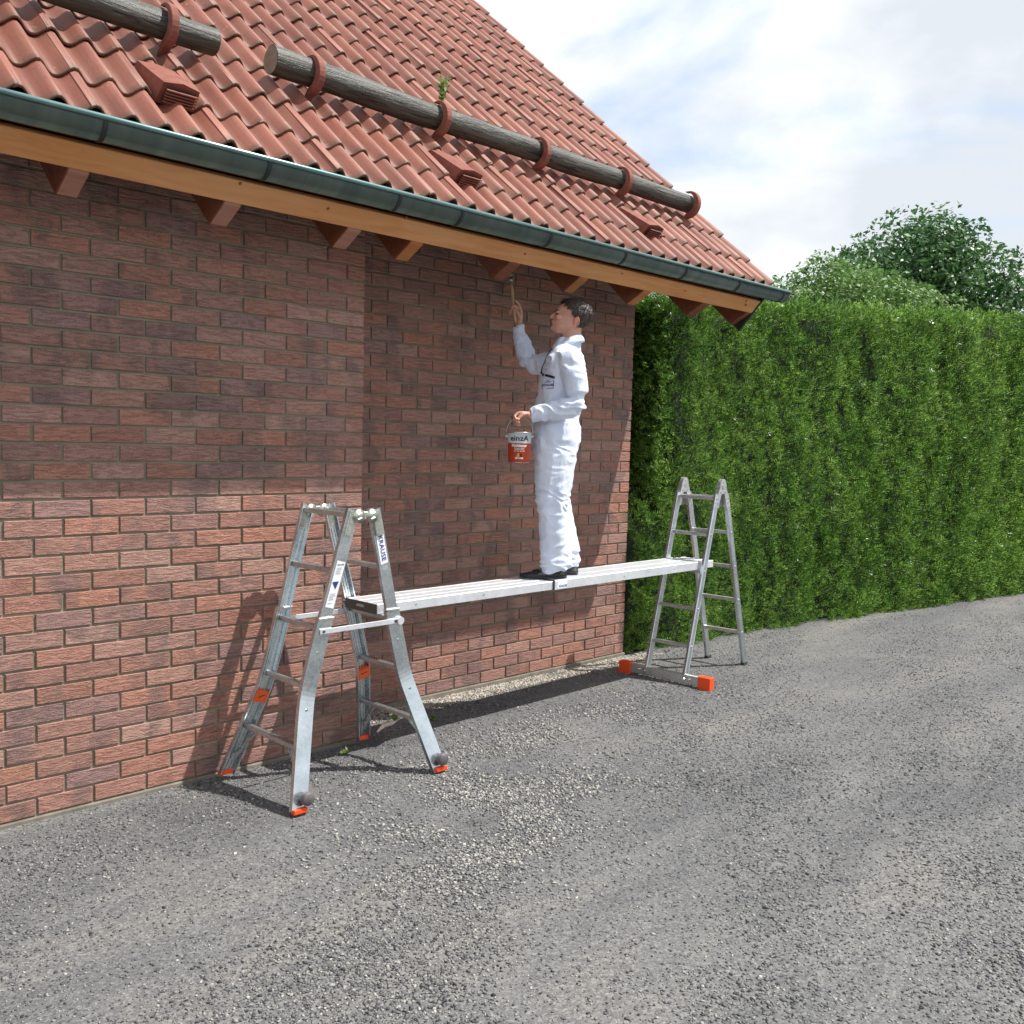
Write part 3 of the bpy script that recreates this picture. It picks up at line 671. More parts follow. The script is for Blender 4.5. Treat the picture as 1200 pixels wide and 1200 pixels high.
# --- near ladder
LX, LY, LTH, LA, TA, TB, Z1, DZ = -3.43, -.872, .012, .070, .277, .255, .270, .270
n1, e1, c1 = lad(LX, LY, LTH); LTOP = Z1+4*DZ
def lp(half, z, w):   # point on the half's plane at height z, lateral w (+ = towards camera)
    s = -1 if half == 'A' else 1; t = LA+(TA if half == 'A' else TB)*(LTOP-z)
    return c1+n1*(s*t)+e1*w+Vector((0, 0, z))
lad1 = tag(empty('telescopic_ladder', (LX, LY, 0)), 'wide-footed aluminium telescopic stepladder nearest the camera, with white and orange stickers', 'ladder')
def wid(z): return .175+.020*ss(.7, 1.4, z)+.31*(.03*math.log1p(math.exp(min(30, (.50-z)/.03))))
rungs = {}
for half in 'AB':
    for sd in (-1, 1):
        inw = -e1*sd
        zs = [.018, .10, .28, .40, .43, .46, .48, .50, .52, .54, .57, .62, .70, .86]
        pts = [lp(half, z, sd*(wid(z)+.014)) for z in zs]
        pts = [p for p in pts]
        st = stile('lower_stile', pts, n1, inw, .082, .024, M_ALU, lad1)
        pts = [lp(half, z, sd*(wid(max(z, .55))+.009)) for z in (.52, .86, 1.1, 1.375)]
        stile('upper_stile', pts, n1, inw, .066, .021, M_ALU, lad1)
        # sleeve lip where the upper part slides in
        b = bmesh.new(); M = frame(lp(half, .862, sd*(wid(.86)+.006)), n1, e1); box(b, (-.043, -.014, -.004), (.043, .014, .006), M=M); bevel(b, .002); obj('sleeve_collar', b, M_ALU2, st)
        # foot
        b = bmesh.new(); f0 = lp(half, .016, sd*(wid(0)+.008)); M = frame(f0, n1, e1)
        box(b, (-.036, -.016, -.020), (.036, .016, .004), M=M); bevel(b, .005, 2); obj('foot', b, M_ORANGE if not (half == 'B' and sd == -1) else M_ORANGE, lad1)
        # locking knob on the outer side
        b = bmesh.new(); k0 = lp(half, .075, sd*(wid(.075)+.014))+n1*.018*(1)
        tube(b, [k0, k0+e1*sd*.014, k0+e1*sd*.015, k0+e1*sd*.038, k0+e1*sd*.046], [.012, .012, .030, .033, .024], 14); obj('knob', b, M_KNOB, lad1, True)
        for zz in (.44, 1.33, .70):
            b = bmesh.new(); p = lp(half, zz, sd*(wid(zz)+.0145)); tube(b, [p-e1*sd*.002, p+e1*sd*.004], [.007, .006], 8); obj('rivet', b, M_STEEL, st)
    for k in range(1, 6):
        z = Z1+DZ*(k-1); w = wid(z)+(.010 if k < 5 else .012)
        a, c_ = lp(half, z, -w), lp(half, z, w); b = bmesh.new()
        sweep(b, [a, c_], rrect(.034, .024, .005), side=n1)
        for q in (-.010, 0, .010):
            sweep(b, [a+n1*q+Vector((0, 0, .012)), c_+n1*q+Vector((0, 0, .012))], [(-.002, 0), (.002, 0), (.001, .0015), (-.001, .0015)], side=n1)
        obj('rung', b, M_ALU2, lad1)
    # braces from the lowest rung to the feet
    for sd in (-1, 1):
        for off in (.0, .03):
            a = lp(half, Z1-.012, sd*(wid(Z1)-.075-off)); c_ = lp(half, .085+off*1.4, sd*(wid(.085)-.004))
            b = bmesh.new(); sweep(b, [a, c_], rrect(.016, .005, .001, 1), side=n1); obj('foot_brace', b, M_ALU2, lad1)
# top hinges
for sd in (-1, 1):
    w = wid(1.4)+.010
    for half in 'AB':
        a = lp(half, 1.25, sd*w); c_ = lp(half, 1.365, sd*w); b = bmesh.new()
        sweep(b, [a, c_], rrect(.05, .020, .004), side=n1)
        h = obj('hinge_arm', b, M_HINGE, lad1)
        s = -1 if half == 'A' else 1
        ctr = c1+n1*(s*.040)+e1*(sd*w)+Vector((0, 0, 1.345))
        b = bmesh.new(); tube(b, [ctr-e1*.016, ctr+e1*.016], .034, 18); obj('hinge_disc', b, M_HINGE, lad1, True)
        for q in (-.012, .012):
            b = bmesh.new(); p = ctr+Vector((0, 0, q))+e1*sd*.018; M = frame(p, n1*.9+Vector((0, 0, .3)), e1); box(b, (-.013, -.004, -.003), (.013, .004, .003), M=M); bevel(b, .0012); obj('bolt', b, M_STEEL, h)
    b = bmesh.new(); M = frame(c1+e1*(sd*w)+Vector((0, 0, 1.345)), n1, e1); box(b, (-.045, -.012, -.022), (.045, .012, .018), M=M); bevel(b, .004); obj('hinge_plate', b, M_HINGE, lad1)
# spreader bars
for sd in (1, -1):
    a = lp('A', .800, sd*(wid(.8)+.020)); c_ = lp('B', .800, sd*(wid(.8)+.020)); b = bmesh.new(); d = (c_-a).normalized()
    sweep(b, [a-d*.02, c_+d*.02], rrect(.005, .026, .002, 2), side=e1)
    sb = obj('spreader_bar', b, M_PLANK, lad1)
    for p, r in ((a, .006), (c_, .008)):
        b = bmesh.new(); tube(b, [p, p+e1*sd*.007], r, 10); obj('pin', b, M_RUBBER, sb)
    b = bmesh.new(); tube(b, [c_+n1*.028-e1*sd*.004, c_+n1*.028+e1*sd*.012], [.022, .020], 14); obj('lock_wheel', b, M_PLANK, sb)
# stickers (flat print on the near faces)
def on_stile(half, z0, z1, wd, off, sd=1, out=.0152):
    a = lp(half, z0, sd*(wid(z0)+out)); c_ = lp(half, z1, sd*(wid(z1)+out)); return a+n1*off, c_+n1*off
def sticker(name, a, c_, wd, mat, parent, thick=.0008, nrm=None):
    b = bmesh.new(); sweep(b, [a, c_], [(-wd/2, 0), (wd/2, 0), (wd/2, thick), (-wd/2, thick)], side=n1); return obj(name, b, mat, parent)
a, c_ = on_stile('A', .91, 1.13, .05, .004, out=.0102)
stk = sticker('sticker', a, c_, .048, M_WHITE, lad1); stk['label'] = 'tall white sticker with a blue triangle'
upd = (c_-a).normalized(); xax = n1
MT = lambda t, up, out=.0022, off=.004, half='A': frame(a.lerp(c_, t)+e1*out, n1, upd)
b = bmesh.new(); M = MT(.50, 0); vs = [b.verts.new(M @ Vector(p)) for p in ((-.018, .014, 0), (.018, .014, 0), (0, -.022, 0))]; b.faces.new(vs); r = bmesh.ops.extrude_face_region(b, geom=b.faces[:]); bmesh.ops.translate(b, verts=[v for v in r['geom'] if isinstance(v, bmesh.types.BMVert)], vec=e1*.0006); obj('triangle', b, M_BLUE, stk)
text('lettering', 'KRAUSE', .011, MT(.93, 0), M_BLUE, stk, .0003)
for t in (.86, .82, .78, .74, .30, .26, .22, .18, .10):
    b = bmesh.new(); M = MT(t, 0); box(b, (-.017, -.0009, 0), (.017*random.uniform(.3, 1), .0009, .0005), M=M); obj('print_line', b, M_GREYP, stk)
a, c_ = on_stile('B', 1.10, 1.26, .05, 0, out=.0102)
stk = sticker('sticker', a, c_, .046, M_WHITE, lad1); stk['label'] = 'white sticker with dark blue lettering running down the stile'
upd = (c_-a).normalized()
text('lettering', 'KRAUSE', .036, frame(a.lerp(c_, .5)+e1*.0016, -upd, n1), M_BLUE, stk, .0004, bold=.0006, xs=1.0, spacing=1.05)
# orange tape stickers on the far stiles' inner faces
for half, z in (('A', .40), ('B', .42)):
    a = lp(half, z, -(wid(z)+.011)); c_ = lp(half, z+.055, -(wid(z+.055)+.011)); b = bmesh.new()
    sweep(b, [a, c_], [(-.036, .0), (.036, .0), (.036, .0245), (-.036, .0245)], side=n1)
    ot = obj('warning_sticker', b, M_ORLAB, lad1)
    M = frame(a.lerp(c_, .5)+e1*.0255, n1*.95+Vector((0, 0, .2)), Vector((0, 0, 1)))
    b = bmesh.new(); box(b, (-.02, -.004, 0), (.02, .0, .0006), M=M); obj('print_line', b, M_BLACK, ot)

# --- far hinged ladder
x2, y2, th2, A2, T2A, T2B, w2_, z12, dz2 = -.08, -.769, .072, .077, .269, .305, .150, .272, .268
n2, e2, c2 = lad(x2, y2, th2); TOP2 = z12+4*dz2
def lq(half, z, w):
    s = -1 if half == 'A' else 1; t = A2+(T2A if half == 'A' else T2B)*(TOP2-z)
    return c2+n2*(s*t)+e2*w+Vector((0, 0, z))
lad2 = tag(empty('hinged_ladder', (x2, y2, 0)), 'aluminium hinged stepladder by the hedge standing on an orange-ended stabiliser bar', 'ladder')
for half in 'AB':
    for sd in (-1, 1):
        z0 = .065 if half == 'A' else .012
        a = lq(half, z0, sd*(w2_+.012)); c_ = lq(half, 1.37, sd*(w2_+.012)); b = bmesh.new()
        sweep(b, [a, c_], rrect(.058, .024, .004), side=n2)
        for q in (-.020, .020): sweep(b, [a+n2*q+e2*sd*.012, c_+n2*q+e2*sd*.012], [(-.003, 0), (.003, 0), (.002, .0015), (-.002, .0015)], side=n2)
        st = obj('stile', b, M_ALU, lad2)
        for k in range(1, 6):
            z = z12+dz2*(k-1); b = bmesh.new(); p = lq(half, z, sd*(w2_+.024)); tube(b, [p, p+e2*sd*.004], [.009, .007], 8); obj('rivet', b, M_STEEL, st)
        if half == 'B':
            b = bmesh.new(); M = frame(lq(half, .012, sd*(w2_+.012)), n2, e2); box(b, (-.034, -.016, -.014), (.034, .016, .014), M=M); bevel(b, .004); obj('foot', b, M_RUBBER, lad2)
    for k in range(1, 6):
        z = z12+dz2*(k-1); b = bmesh.new(); sweep(b, [lq(half, z, -w2_-.004), lq(half, z, w2_+.004)], rrect(.030, .026, .005), side=n2); obj('rung', b, M_ALU2, lad2)
for sd in (-1, 1):     # rounded hinge heads
    p0 = c2+e2*(sd*(w2_+.012)); b = bmesh.new(); pl = []
    for k in range(0, 13):
        a = math.pi*k/12; pl.append((math.cos(a)*.048, 1.425+math.sin(a)*.062))
    pl += [(-.115, 1.28), (-.062, 1.27), (-.022, 1.375), (.022, 1.375), (.066, 1.27), (.120, 1.28)]
    f0 = [b.verts.new(p0+n2*u+e2*(-.014)+Vector((0, 0, z))) for u, z in pl]; f1 = [b.verts.new(p0+n2*u+e2*.014+Vector((0, 0, z))) for u, z in pl]
    m_ = len(pl); b.faces.new(f0); b.faces.new(f1[::-1])
    for k in range(m_): b.faces.new((f0[k], f0[(k+1) % m_], f1[(k+1) % m_], f1[k]))
    bmesh.ops.triangulate(b, faces=[f for f in b.faces if len(f.verts) > 4]); hg = obj('hinge', b, M_ALU2, lad2)
    for u, z, r in ((0, 1.43, .020), (-.03, 1.39, .008), (.03, 1.39, .008), (-.075, 1.31, .008), (.08, 1.31, .008), (.0, 1.462, .007)):
        b = bmesh.new(); p = p0+n2*u+Vector((0, 0, z)); tube(b, [p-e2*.017, p+e2*.017], r, 12); obj('bolt', b, M_STEEL, hg)
# stabiliser bar across the feet of the camera-side half
bc = lq('A', .035, 0)+Vector((0, 0, 0)); b = bmesh.new(); L0_, L1_ = -.345, .335
sweep(b, [bc+e2*L0_+Vector((0, 0, .012)), bc+e2*L1_+Vector((0, 0, .012))], rrect(.036, .068, .005), side=n2)
bar = obj('stabiliser_bar', b, M_ALU2, lad2)
for s_ in (L0_, L1_):
    b = bmesh.new(); M = frame(bc+e2*(s_)+Vector((0, 0, .010)), n2, e2); box(b, (-.030, -.05, -.044), (.030, .05, .050), M=M); bevel(b, .005, 2); obj('end_block', b, M_ORANGE, bar)
for s_ in (-.17, .17):
    b = bmesh.new(); p = bc+e2*s_-n2*.02+Vector((0, 0, .012)); tube(b, [p, p-n2*.012], [.014, .010], 10); obj('bolt', b, M_STEEL, bar)
    b = bmesh.new(); p = bc+e2*(s_*1.25)-n2*.022+Vector((0, 0, .02)); tube(b, [p+e2*.012, p-n2*.012, p-e2*.012], .005, 6); obj('wing_nut', b, M_STEEL, bar)

# ------------------------------------------------------------------ plank
PA = Vector((-3.26, -.835, 0)); PB = Vector((-.10, -.772, 0)); pd = (PB-PA).normalized(); ps = Vector((-pd.y, pd.x, 0))   # ps = towards the wall
plank = tag(empty('scaffold_plank', (-1.7, -.80, .82)), 'extending aluminium work plank bridging the two ladders', 'plank')
def pk(x, s, z): return PA+pd*((x-PA.x)/pd.x)+ps*s+Vector((0, 0, z))
PZ = .8240
def deck(name, xa, xb, half, z0, z1, ribs, mat):
    b = bmesh.new(); h = half
    prof = [(-h, z0), (-h, z1-.004), (-h+.003, z1)]
    for k in range(ribs):
        u0 = -h+.006+(2*h-.012)*k/ribs; u1 = -h+.006+(2*h-.012)*(k+1)/ribs; w_ = u1-u0
        prof += [(u0+w_*.06, z1), (u0+w_*.12, z1-.0022), (u0+w_*.88, z1-.0022), (u0+w_*.94, z1)]
    prof += [(h-.003, z1), (h, z1-.004), (h, z0), (h-.02, z0), (h-.02, z0+.003), (h-.003, z0+.003), (h-.003, z1-.006), (-h+.003, z1-.006), (-h+.003, z0+.003), (-h+.02, z0+.003), (-h+.02, z0)]
    A = [b.verts.new(pk(xa, s, z)) for s, z in prof]; B = [b.verts.new(pk(xb, s, z)) for s, z in prof]; m_ = len(prof)
    for k in range(m_): b.faces.new((A[k], A[(k+1) % m_], B[(k+1) % m_], B[k]))
    b.faces.new(A[::-1]); b.faces.new(B); bmesh.ops.triangulate(b, faces=[f for f in b.faces if len(f.verts) > 4])
    return obj(name, b, mat, plank)
deck('inner_deck', PA.x, -.10, .130, PZ, .8755, 3, M_PLANK)
outer = deck('outer_deck', -1.90, -.27, .138, PZ-.0025, .8800, 2, M_PLANK)
b = bmesh.new()
for s_ in (0,):
    vs = [b.verts.new(pk(PA.x-.003, s, z)) for s, z in ((-.131, PZ-.001), (.131, PZ-.001), (.131, .874), (-.131, .874))]; b.faces.new(vs)
r = bmesh.ops.extrude_face_region(b, geom=b.faces[:]); bmesh.ops.translate(b, verts=[v for v in r['geom'] if isinstance(v, bmesh.types.BMVert)], vec=-pd*.004)
ec = obj('end_plate', b, M_CAP, plank)
b = bmesh.new(); tube(b, [pk(PA.x-.008, .03, .852), pk(PA.x-.008, -.03, .852)], .008, 8); obj('grip', b, M_ALU2, ec)
b = bmesh.new(); box(b, (-.004, -.139, 0), (.004, .139, .0), M=None) if 0 else None; b.free()
b = bmesh.new(); M = frame(pk(-1.904, 0, .8505), pd, ps); box(b, (-.004, -.1395, -.0285), (.004, .1395, .031), M=M); obj('sleeve_edge', b, M_RUBBER, plank)
M = frame(pk(-1.83, -.1385, .852), pd, (0, 0, 1)); b = bmesh.new(); box(b, (-.046, -.025, 0), (.046, .025, .0008), M=M); pst = obj('sticker', b, M_WHITE, plank)
text('lettering', 'KRAUSE', .021, frame(pk(-1.824, -.1397, .840), pd, (0, 0, 1)), M_BLUE, pst, .0003, bold=.0005)
for xx in (-1.2, -.62, -2.5, -3.0):
    b = bmesh.new(); p = pk(xx, -.131 if xx < -1.9 else -.139, .85); tube(b, [p, p-ps*.002], .005, 8); obj('rivet', b, M_STEEL, plank)

# ------------------------------------------------------------------ painter
BX, BY, BZ = -1.74, -.80, .8785; ANG = math.atan2(-.70427, .70993)
def lobj(name, me, mat=None, parent=None, smooth=False):
    if isinstance(me, bmesh.types.BMesh):
        bmesh.ops.recalc_face_normals(me, faces=me.faces); x = bpy.data.meshes.new(name); me.to_mesh(x); me.free(); me = x
    if mat is not None and not me.materials:
        for mm in (mat if isinstance(mat, (list, tuple)) else [mat]): me.materials.append(mm)
    if smooth:
        for p in me.polygons: p.use_smooth = True
    o = bpy.data.objects.new(name, me); COL.objects.link(o); o.parent = parent; return o
def ZL(z): return z-BZ
def loft(b, secs, ref=(1, 0, 0), seg=24, pw=2.0):
    """secs: (x, y, z_abs, r_along_ref, r_other)"""
    P = [Vector((s[0], s[1], ZL(s[2]))) for s in secs]; rings = []
    for i, p in enumerate(P):
        t = (P[min(i+1, len(P)-1)]-P[max(i-1, 0)]).normalized(); r = Vector(ref); a = (r-t*r.dot(t)).normalized(); c = t.cross(a).normalized()
        ring = []
        for k in range(seg):
            th = 2*math.pi*k/seg; cx, sx = math.cos(th), math.sin(th)
            cx = math.copysign(abs(cx)**(2/pw), cx); sx = math.copysign(abs(sx)**(2/pw), sx)
            ring.append(b.verts.new(p+a*cx*secs[i][3]+c*sx*secs[i][4]))
        rings.append(ring)
    for A, B in zip(rings, rings[1:]):
        for j in range(seg): b.faces.new((A[j], A[(j+1) % seg], B[(j+1) % seg], B[j]))
    b.faces.new(rings[0][::-1]); b.faces.new(rings[-1]); return rings
def ball(b, c, r, M=None, seg=14):
    m = Matrix.Translation(Vector((c[0], c[1], ZL(c[2])))) @ (M or Matrix.Identity(4)) @ Matrix.Diagonal((r[0], r[1], r[2], 1))
    bmesh.ops.create_uvsphere(b, u_segments=seg, v_segments=seg//2+2, radius=1, matrix=m)
def remesh(b, voxel, it=2):
    bmesh.ops.recalc_face_normals(b, faces=b.faces); me = bpy.data.meshes.new('t'); b.to_mesh(me); b.free()
    o = bpy.data.objects.new('t', me); COL.objects.link(o); md = o.modifiers.new('r', 'REMESH'); md.mode = 'VOXEL'; md.voxel_size = voxel; md.use_smooth_shade = True
    sm = o.modifiers.new('s', 'SMOOTH'); sm.iterations = it; sm.factor = .5
    dg = bpy.context.evaluated_depsgraph_get(); r = bpy.data.meshes.new_from_object(o.evaluated_get(dg)); bpy.data.objects.remove(o); r.materials.clear(); return r
def mat_skin():
    m, n, l, b = newmat('skin', rough=.5, spec=.35); P = posn(n, l, (1, 1, 1), 'obj')
    f = noise_n(n, l, P, 26, 4, .6); l.new(ramp(n, l, f, [(.3, rgb((196, 142, 122))), (.7, rgb((214, 166, 146)))]), b.inputs['Base Color'])
    b.inputs['Subsurface Weight'].default_value = .15; b.inputs['Subsurface Radius'].default_value = (.012, .005, .003); b.inputs['Subsurface Scale'].default_value = 1
    bump(n, l, noise_n(n, l, P, 180, 3, .6), .12, .001, b); return m
M_SKIN = mat_skin()
def mat_suit():
    m, n, l, b = newmat('white_overall_cloth', rough=.85, spec=.2); P = posn(n, l, (1, 1, 1), 'obj')
    f = noise_n(n, l, P, 5, 4, .6); l.new(ramp(n, l, f, [(.3, (.68, .75, .91, 1)), (.7, (.76, .82, .94, 1))]), b.inputs['Base Color'])
    p1 = bump(n, l, noise_n(n, l, posn(n, l, (16, 16, 7), 'obj'), 1.6, 5, .6, .8), .6, .010, None)
    bump(n, l, noise_n(n, l, P, 420, 2, .6), .25, .001, b, p1)
    sp = ramp(n, l, noise_n(n, l, posn(n, l, (1, 1, 1), 'obj'), 38, 2, .5), [(.72, (0, 0, 0, 1)), (.75, (1, 1, 1, 1))]); du = ramp(n, l, noise_n(n, l, posn(n, l, (1, 1, 1), 'obj'), 7, 5, .65), [(.52, (0, 0, 0, 1)), (.8, (1, 1, 1, 1))])
    base = b.inputs['Base Color'].links[0].from_socket
    c = mix(n, l, math_n(n, l, 'MULTIPLY', du, .3), base, (.50, .51, .54, 1)); c = mix(n, l, math_n(n, l, 'MULTIPLY', sp, .5), c, (.42, .30, .20, 1)); l.new(c, b.inputs['Base Color'])
    b.inputs['Sheen Weight'].default_value = .15; return m
M_SUIT = mat_suit()
b = bmesh.new()
# torso core, neck
loft(b, [(-.02, 0, 1.70, .09, .12), (-.01, 0, 1.95, .10, .13), (.01, 0, 2.15, .09, .13), (.025, 0, 2.25, .060, .11), (.040, 0, 2.31, .048, .060), (.058, 0, 2.38, .056, .056), (.065, 0, 2.43, .058, .056), (.075, 0, 2.47, .05, .05)])
for s, xo in ((-1, 0), (1, .05)):
    loft(b, [(-.02, s*.085, 1.72, .07, .07), (-.035+xo*.4, s*.09, 1.35, .05, .05), (.0+xo, s*.09, .99, .04, .04), (.015+xo, s*.088, .92, .036, .036)])
# arms inside the sleeves, continuous with the hands
loft(b, [(.045, -.12, 2.225, .045, .045), (.065, -.19, 2.17, .042, .042), (.088, -.235, 1.99, .026, .026), (.06, -.238, 1.93, .026, .026), (-.06, -.228, 1.905, .030, .030), (-.165, -.22, 1.885, .027, .030), (-.20, -.22, 1.883, .026, .034)], ref=(0, 0, 1))
loft(b, [(.0, .12, 2.245, .05, .05), (-.07, .20, 2.245, .036, .036), (-.185, .285, 2.258, .028, .028), (-.222, .298, 2.32, .030, .030), (-.258, .30, 2.44, .031, .030), (-.268, .30, 2.495, .026, .030)], ref=(0, 1, 0))
def hand(b, W, d, w, nrm, curls, thumb, spread=.0195, plen=.078):
    """W wrist point, d hand direction, w across the palm towards the thumb side, nrm out of the palm"""
    W, d, w, nrm = Vector(W), Vector(d).normalized(), Vector(w).normalized(), Vector(nrm).normalized()
    secs = []
    rings = []
    for u, hw, ht in ((-.1, .026, .021), (.15, .031, .017), (.45, .038, .0155), (.8, .041, .0135), (1.0, .038, .0105)):
        p = W+d*plen*u; rings.append([b.verts.new(Vector((p.x, p.y, p.z-BZ))+w*math.cos(2*math.pi*k/16)*hw+nrm*math.sin(2*math.pi*k/16)*ht) for k in range(16)])
    for A, B in zip(rings, rings[1:]):
        for j in range(16): b.faces.new((A[j], A[(j+1) % 16], B[(j+1) % 16], B[j]))
    b.faces.new(rings[0][::-1]); b.faces.new(rings[-1])
    for k, (lens, angs) in enumerate(curls):
        p = W+d*(plen*.93-abs(k-1.3)*.003)+w*(.029-k*spread); pts = [p-d*.02]; rad = [.0095]; a = 0
        pts.append(p); rad.append(.0092)
        for ln, an in zip(lens, angs):
            a += an; q = pts[-1]+(d*math.cos(a)+nrm*math.sin(a))*ln; pts.append(q); rad.append(rad[-1]-.0007)
        pts.append(pts[-1]+(pts[-1]-pts[-2]).normalized()*.004); rad.append(.004)
        tube(b, [Vector((q.x, q.y, q.z-BZ)) for q in pts], rad, 10)
    pts = [W+d*.015+w*.018]; rad = [.014]
    for (a_, b_, c_) in thumb:
        pts.append(pts[-1]+d*a_+w*b_+nrm*c_); rad.append(rad[-1]-.0015)
    pts.append(pts[-1]+(pts[-1]-pts[-2]).normalized()*.004); rad.append(.004)
    tube(b, [Vector((q.x, q.y, q.z-BZ)) for q in pts], rad, 10)
L3 = (.036, .026, .019)
# near (left) hand closed round the bucket wire
hand(b, (-.195, -.221, 1.884), (-1, -.02, -.10), (0, -.72, .69), (.08, -.55, -.8), [((.030, .024, .018), (.75, 1.15, .95)), ((.034, .027, .019), (.85, 1.2, .95)), ((.032, .026, .018), (.9, 1.2, .95)), ((.027, .021, .016), (.95, 1.2, .9))], [(.022, .012, .012), (.024, -.006, .018), (.018, -.014, .010)])
# far (right) hand raised, holding the brush like a pencil
hand(b, (-.272, .30, 2.508), (-.12, -.05, 1), (.75, -.62, .05), (-.62, -.78, -.05), [((.040, .026, .020), (.35, .55, .30)), ((.040, .028, .019), (.75, .9, .6)), ((.037, .026, .018), (1.0, 1.1, .7)), ((.030, .021, .016), (1.1, 1.1, .8))], [(.026, .006, .018), (.026, -.010, .014), (.018, -.012, .004)])
# head: horizontal slices (front x, back x, half width), face towards -x, slightly raised
SL_ = [(2.398, -.046, .020, .026), (2.412, -.062, .060, .042), (2.428, -.066, .092, .056), (2.446, -.064, .115, .063), (2.462, -.064, .132, .067), (2.480, -.060, .148, .0705), (2.498, -.056, .156, .073), (2.508, -.052, .159, .0745), (2.522, -.056, .161, .076), (2.540, -.053, .160, .076), (2.558, -.044, .154, .073), (2.575, -.028, .143, .066), (2.590, -.004, .124, .053), (2.600, .024, .100, .036), (2.605, .045, .078, .016)]
def headring(b, z, f, bk, w, out=0, seg=32):
    c = (f+bk)/2; a = (bk-f)/2+out; ring = []
    for k in range(seg):
        th = 2*math.pi*k/seg; cx = math.cos(th); sy = math.sin(th); wy = (w+out)*(1-.20*max(0, -cx)**1.5)
        ring.append(b.verts.new(Vector((c+a*cx, wy*sy, ZL(z)))))
    return ring
rr_ = [headring(b, *q) for q in SL_]
for A, B in zip(rr_, rr_[1:]):
    for j in range(32): b.faces.new((A[j], A[(j+1) % 32], B[(j+1) % 32], B[j]))
b.faces.new(rr_[0][::-1]); b.faces.new(rr_[-1])
tube(b, [(-.046, 0, ZL(2.520)), (-.060, 0, ZL(2.508)), (-.076, 0, ZL(2.495)), (-.0795, 0, ZL(2.487)), (-.068, 0, ZL(2.480))], [.007, .0082, .0105, .0115, .010], 12)   # nose
for s in (-1, 1): ball(b, (-.068, s*.0095, 2.4835), (.0095, .007, .007))
ball(b, (-.0655, 0, 2.4625), (.0078, .021, .0055)); ball(b, (-.0625, 0, 2.4515), (.0078, .019, .0058))       # lips
ball(b, (-.060, 0, 2.425), (.013, .019, .014))                                                             # chin
for s in (-1, 1):
    ball(b, (-.046, s*.032, 2.5185), (.011, .022, .0075)); ball(b, (-.036, s*.046, 2.488), (.017, .017, .015))
    M = Matrix.Rotation(s*.35, 4, 'Z') @ Matrix.Rotation(-.18, 4, 'Y')
    ball(b, (.074, s*.079, 2.468), (.0175, .006, .031), M); ball(b, (.080, s*.085, 2.483), (.016, .006, .017), M); ball(b, (.072, s*.080, 2.446), (.009, .006, .010), M)
bm_ = remesh(b, .0036, 2)
person = lobj('person', bm_, M_SKIN, None, True); person.location = (BX, BY, BZ); person.rotation_euler = (0, 0, ANG)
tag(person, 'person in white overalls standing on the plank, one arm raised to paint the rafters', 'person')
# overall
b = bmesh.new()
loft(b, [(-.02, 0, 1.66, .13, .165), (-.018, 0, 1.74, .150, .188), (-.018, 0, 1.82, .149, .186), (-.022, 0, 1.88, .139, .172), (-.010, 0, 1.96, .142, .178), (.006, 0, 2.07, .142, .190), (.014, 0, 2.17, .130, .200), (.020, 0, 2.245, .112, .190), (.030, 0, 2.295, .092, .150), (.038, 0, 2.325, .082, .105), (.046, 0, 2.352, .074, .080), (.050, 0, 2.372, .068, .070)], seg=36, pw=2.15)
loft(b, [(-.022, -.075, 1.74, .140, .105), (-.027, -.09, 1.60, .124, .106), (-.035, -.095, 1.46, .108, .100), (-.040, -.098, 1.365, .098, .092), (-.028, -.098, 1.29, .092, .088), (-.012, -.097, 1.15, .094, .086), (-.004, -.097, 1.02, .098, .088), (.0, -.097, .955, .098, .088), (.006, -.097, .925, .094, .084)], seg=30)
loft(b, [(-.015, .075, 1.74, .140, .105), (-.002, .088, 1.60, .122, .104), (-.008, .092, 1.46, .108, .098), (-.012, .094, 1.365, .096, .090), (.008, .094, 1.29, .092, .086), (.038, .094, 1.15, .094, .084), (.062, .094, 1.02, .098, .086), (.068, .094, .96, .096, .086), (.066, .094, .93, .090, .082)], seg=30)
loft(b, [(.035, -.10, 2.235, .085, .09), (.050, -.165, 2.225, .082, .080), (.072, -.215, 2.13, .076, .072), (.094, -.238, 2.02, .066, .064), (.093, -.245, 1.965, .062, .060), (.062, -.243, 1.938, .060, .056), (.0, -.237, 1.925, .060, .056), (-.075, -.230, 1.912, .056, .052), (-.140, -.223, 1.895, .048, .045), (-.172, -.221, 1.888, .043, .041), (-.186, -.221, 1.885, .045, .042)], ref=(0, 0, 1))
loft(b, [(.012, .10, 2.235, .085, .085), (-.03, .17, 2.235, .080, .078), (-.10, .235, 2.235, .074, .070), (-.165, .28, 2.238, .068, .064), (-.203, .294, 2.262, .060, .060), (-.225, .298, 2.315, .056, .056), (-.246, .30, 2.385, .052, .050), (-.262, .30, 2.440, .045, .043), (-.268, .30, 2.474, .040, .038), (-.270, .30, 2.482, .042, .040)], ref=(0, 1, 0))
me = remesh(b, .0062, 5)
nm = [v.normal.copy() for v in me.vertices]
FC = [((.10, -.24, 1.96), .09, .010), ((-.20, .29, 2.25), .09, .010), ((-.02, -.1, 1.36), .10, .009), ((.0, .1, 1.36), .10, .008), ((.0, -.1, .97), .09, .010), ((.06, .1, .97), .09, .010), ((-.02, 0, 1.70), .13, .007), ((-.02, 0, 1.88), .12, .008), ((-.10, -.23, 1.91), .09, .008), ((-.26, .3, 2.42), .07, .007), ((.0, -.12, 2.20), .12, .007)]
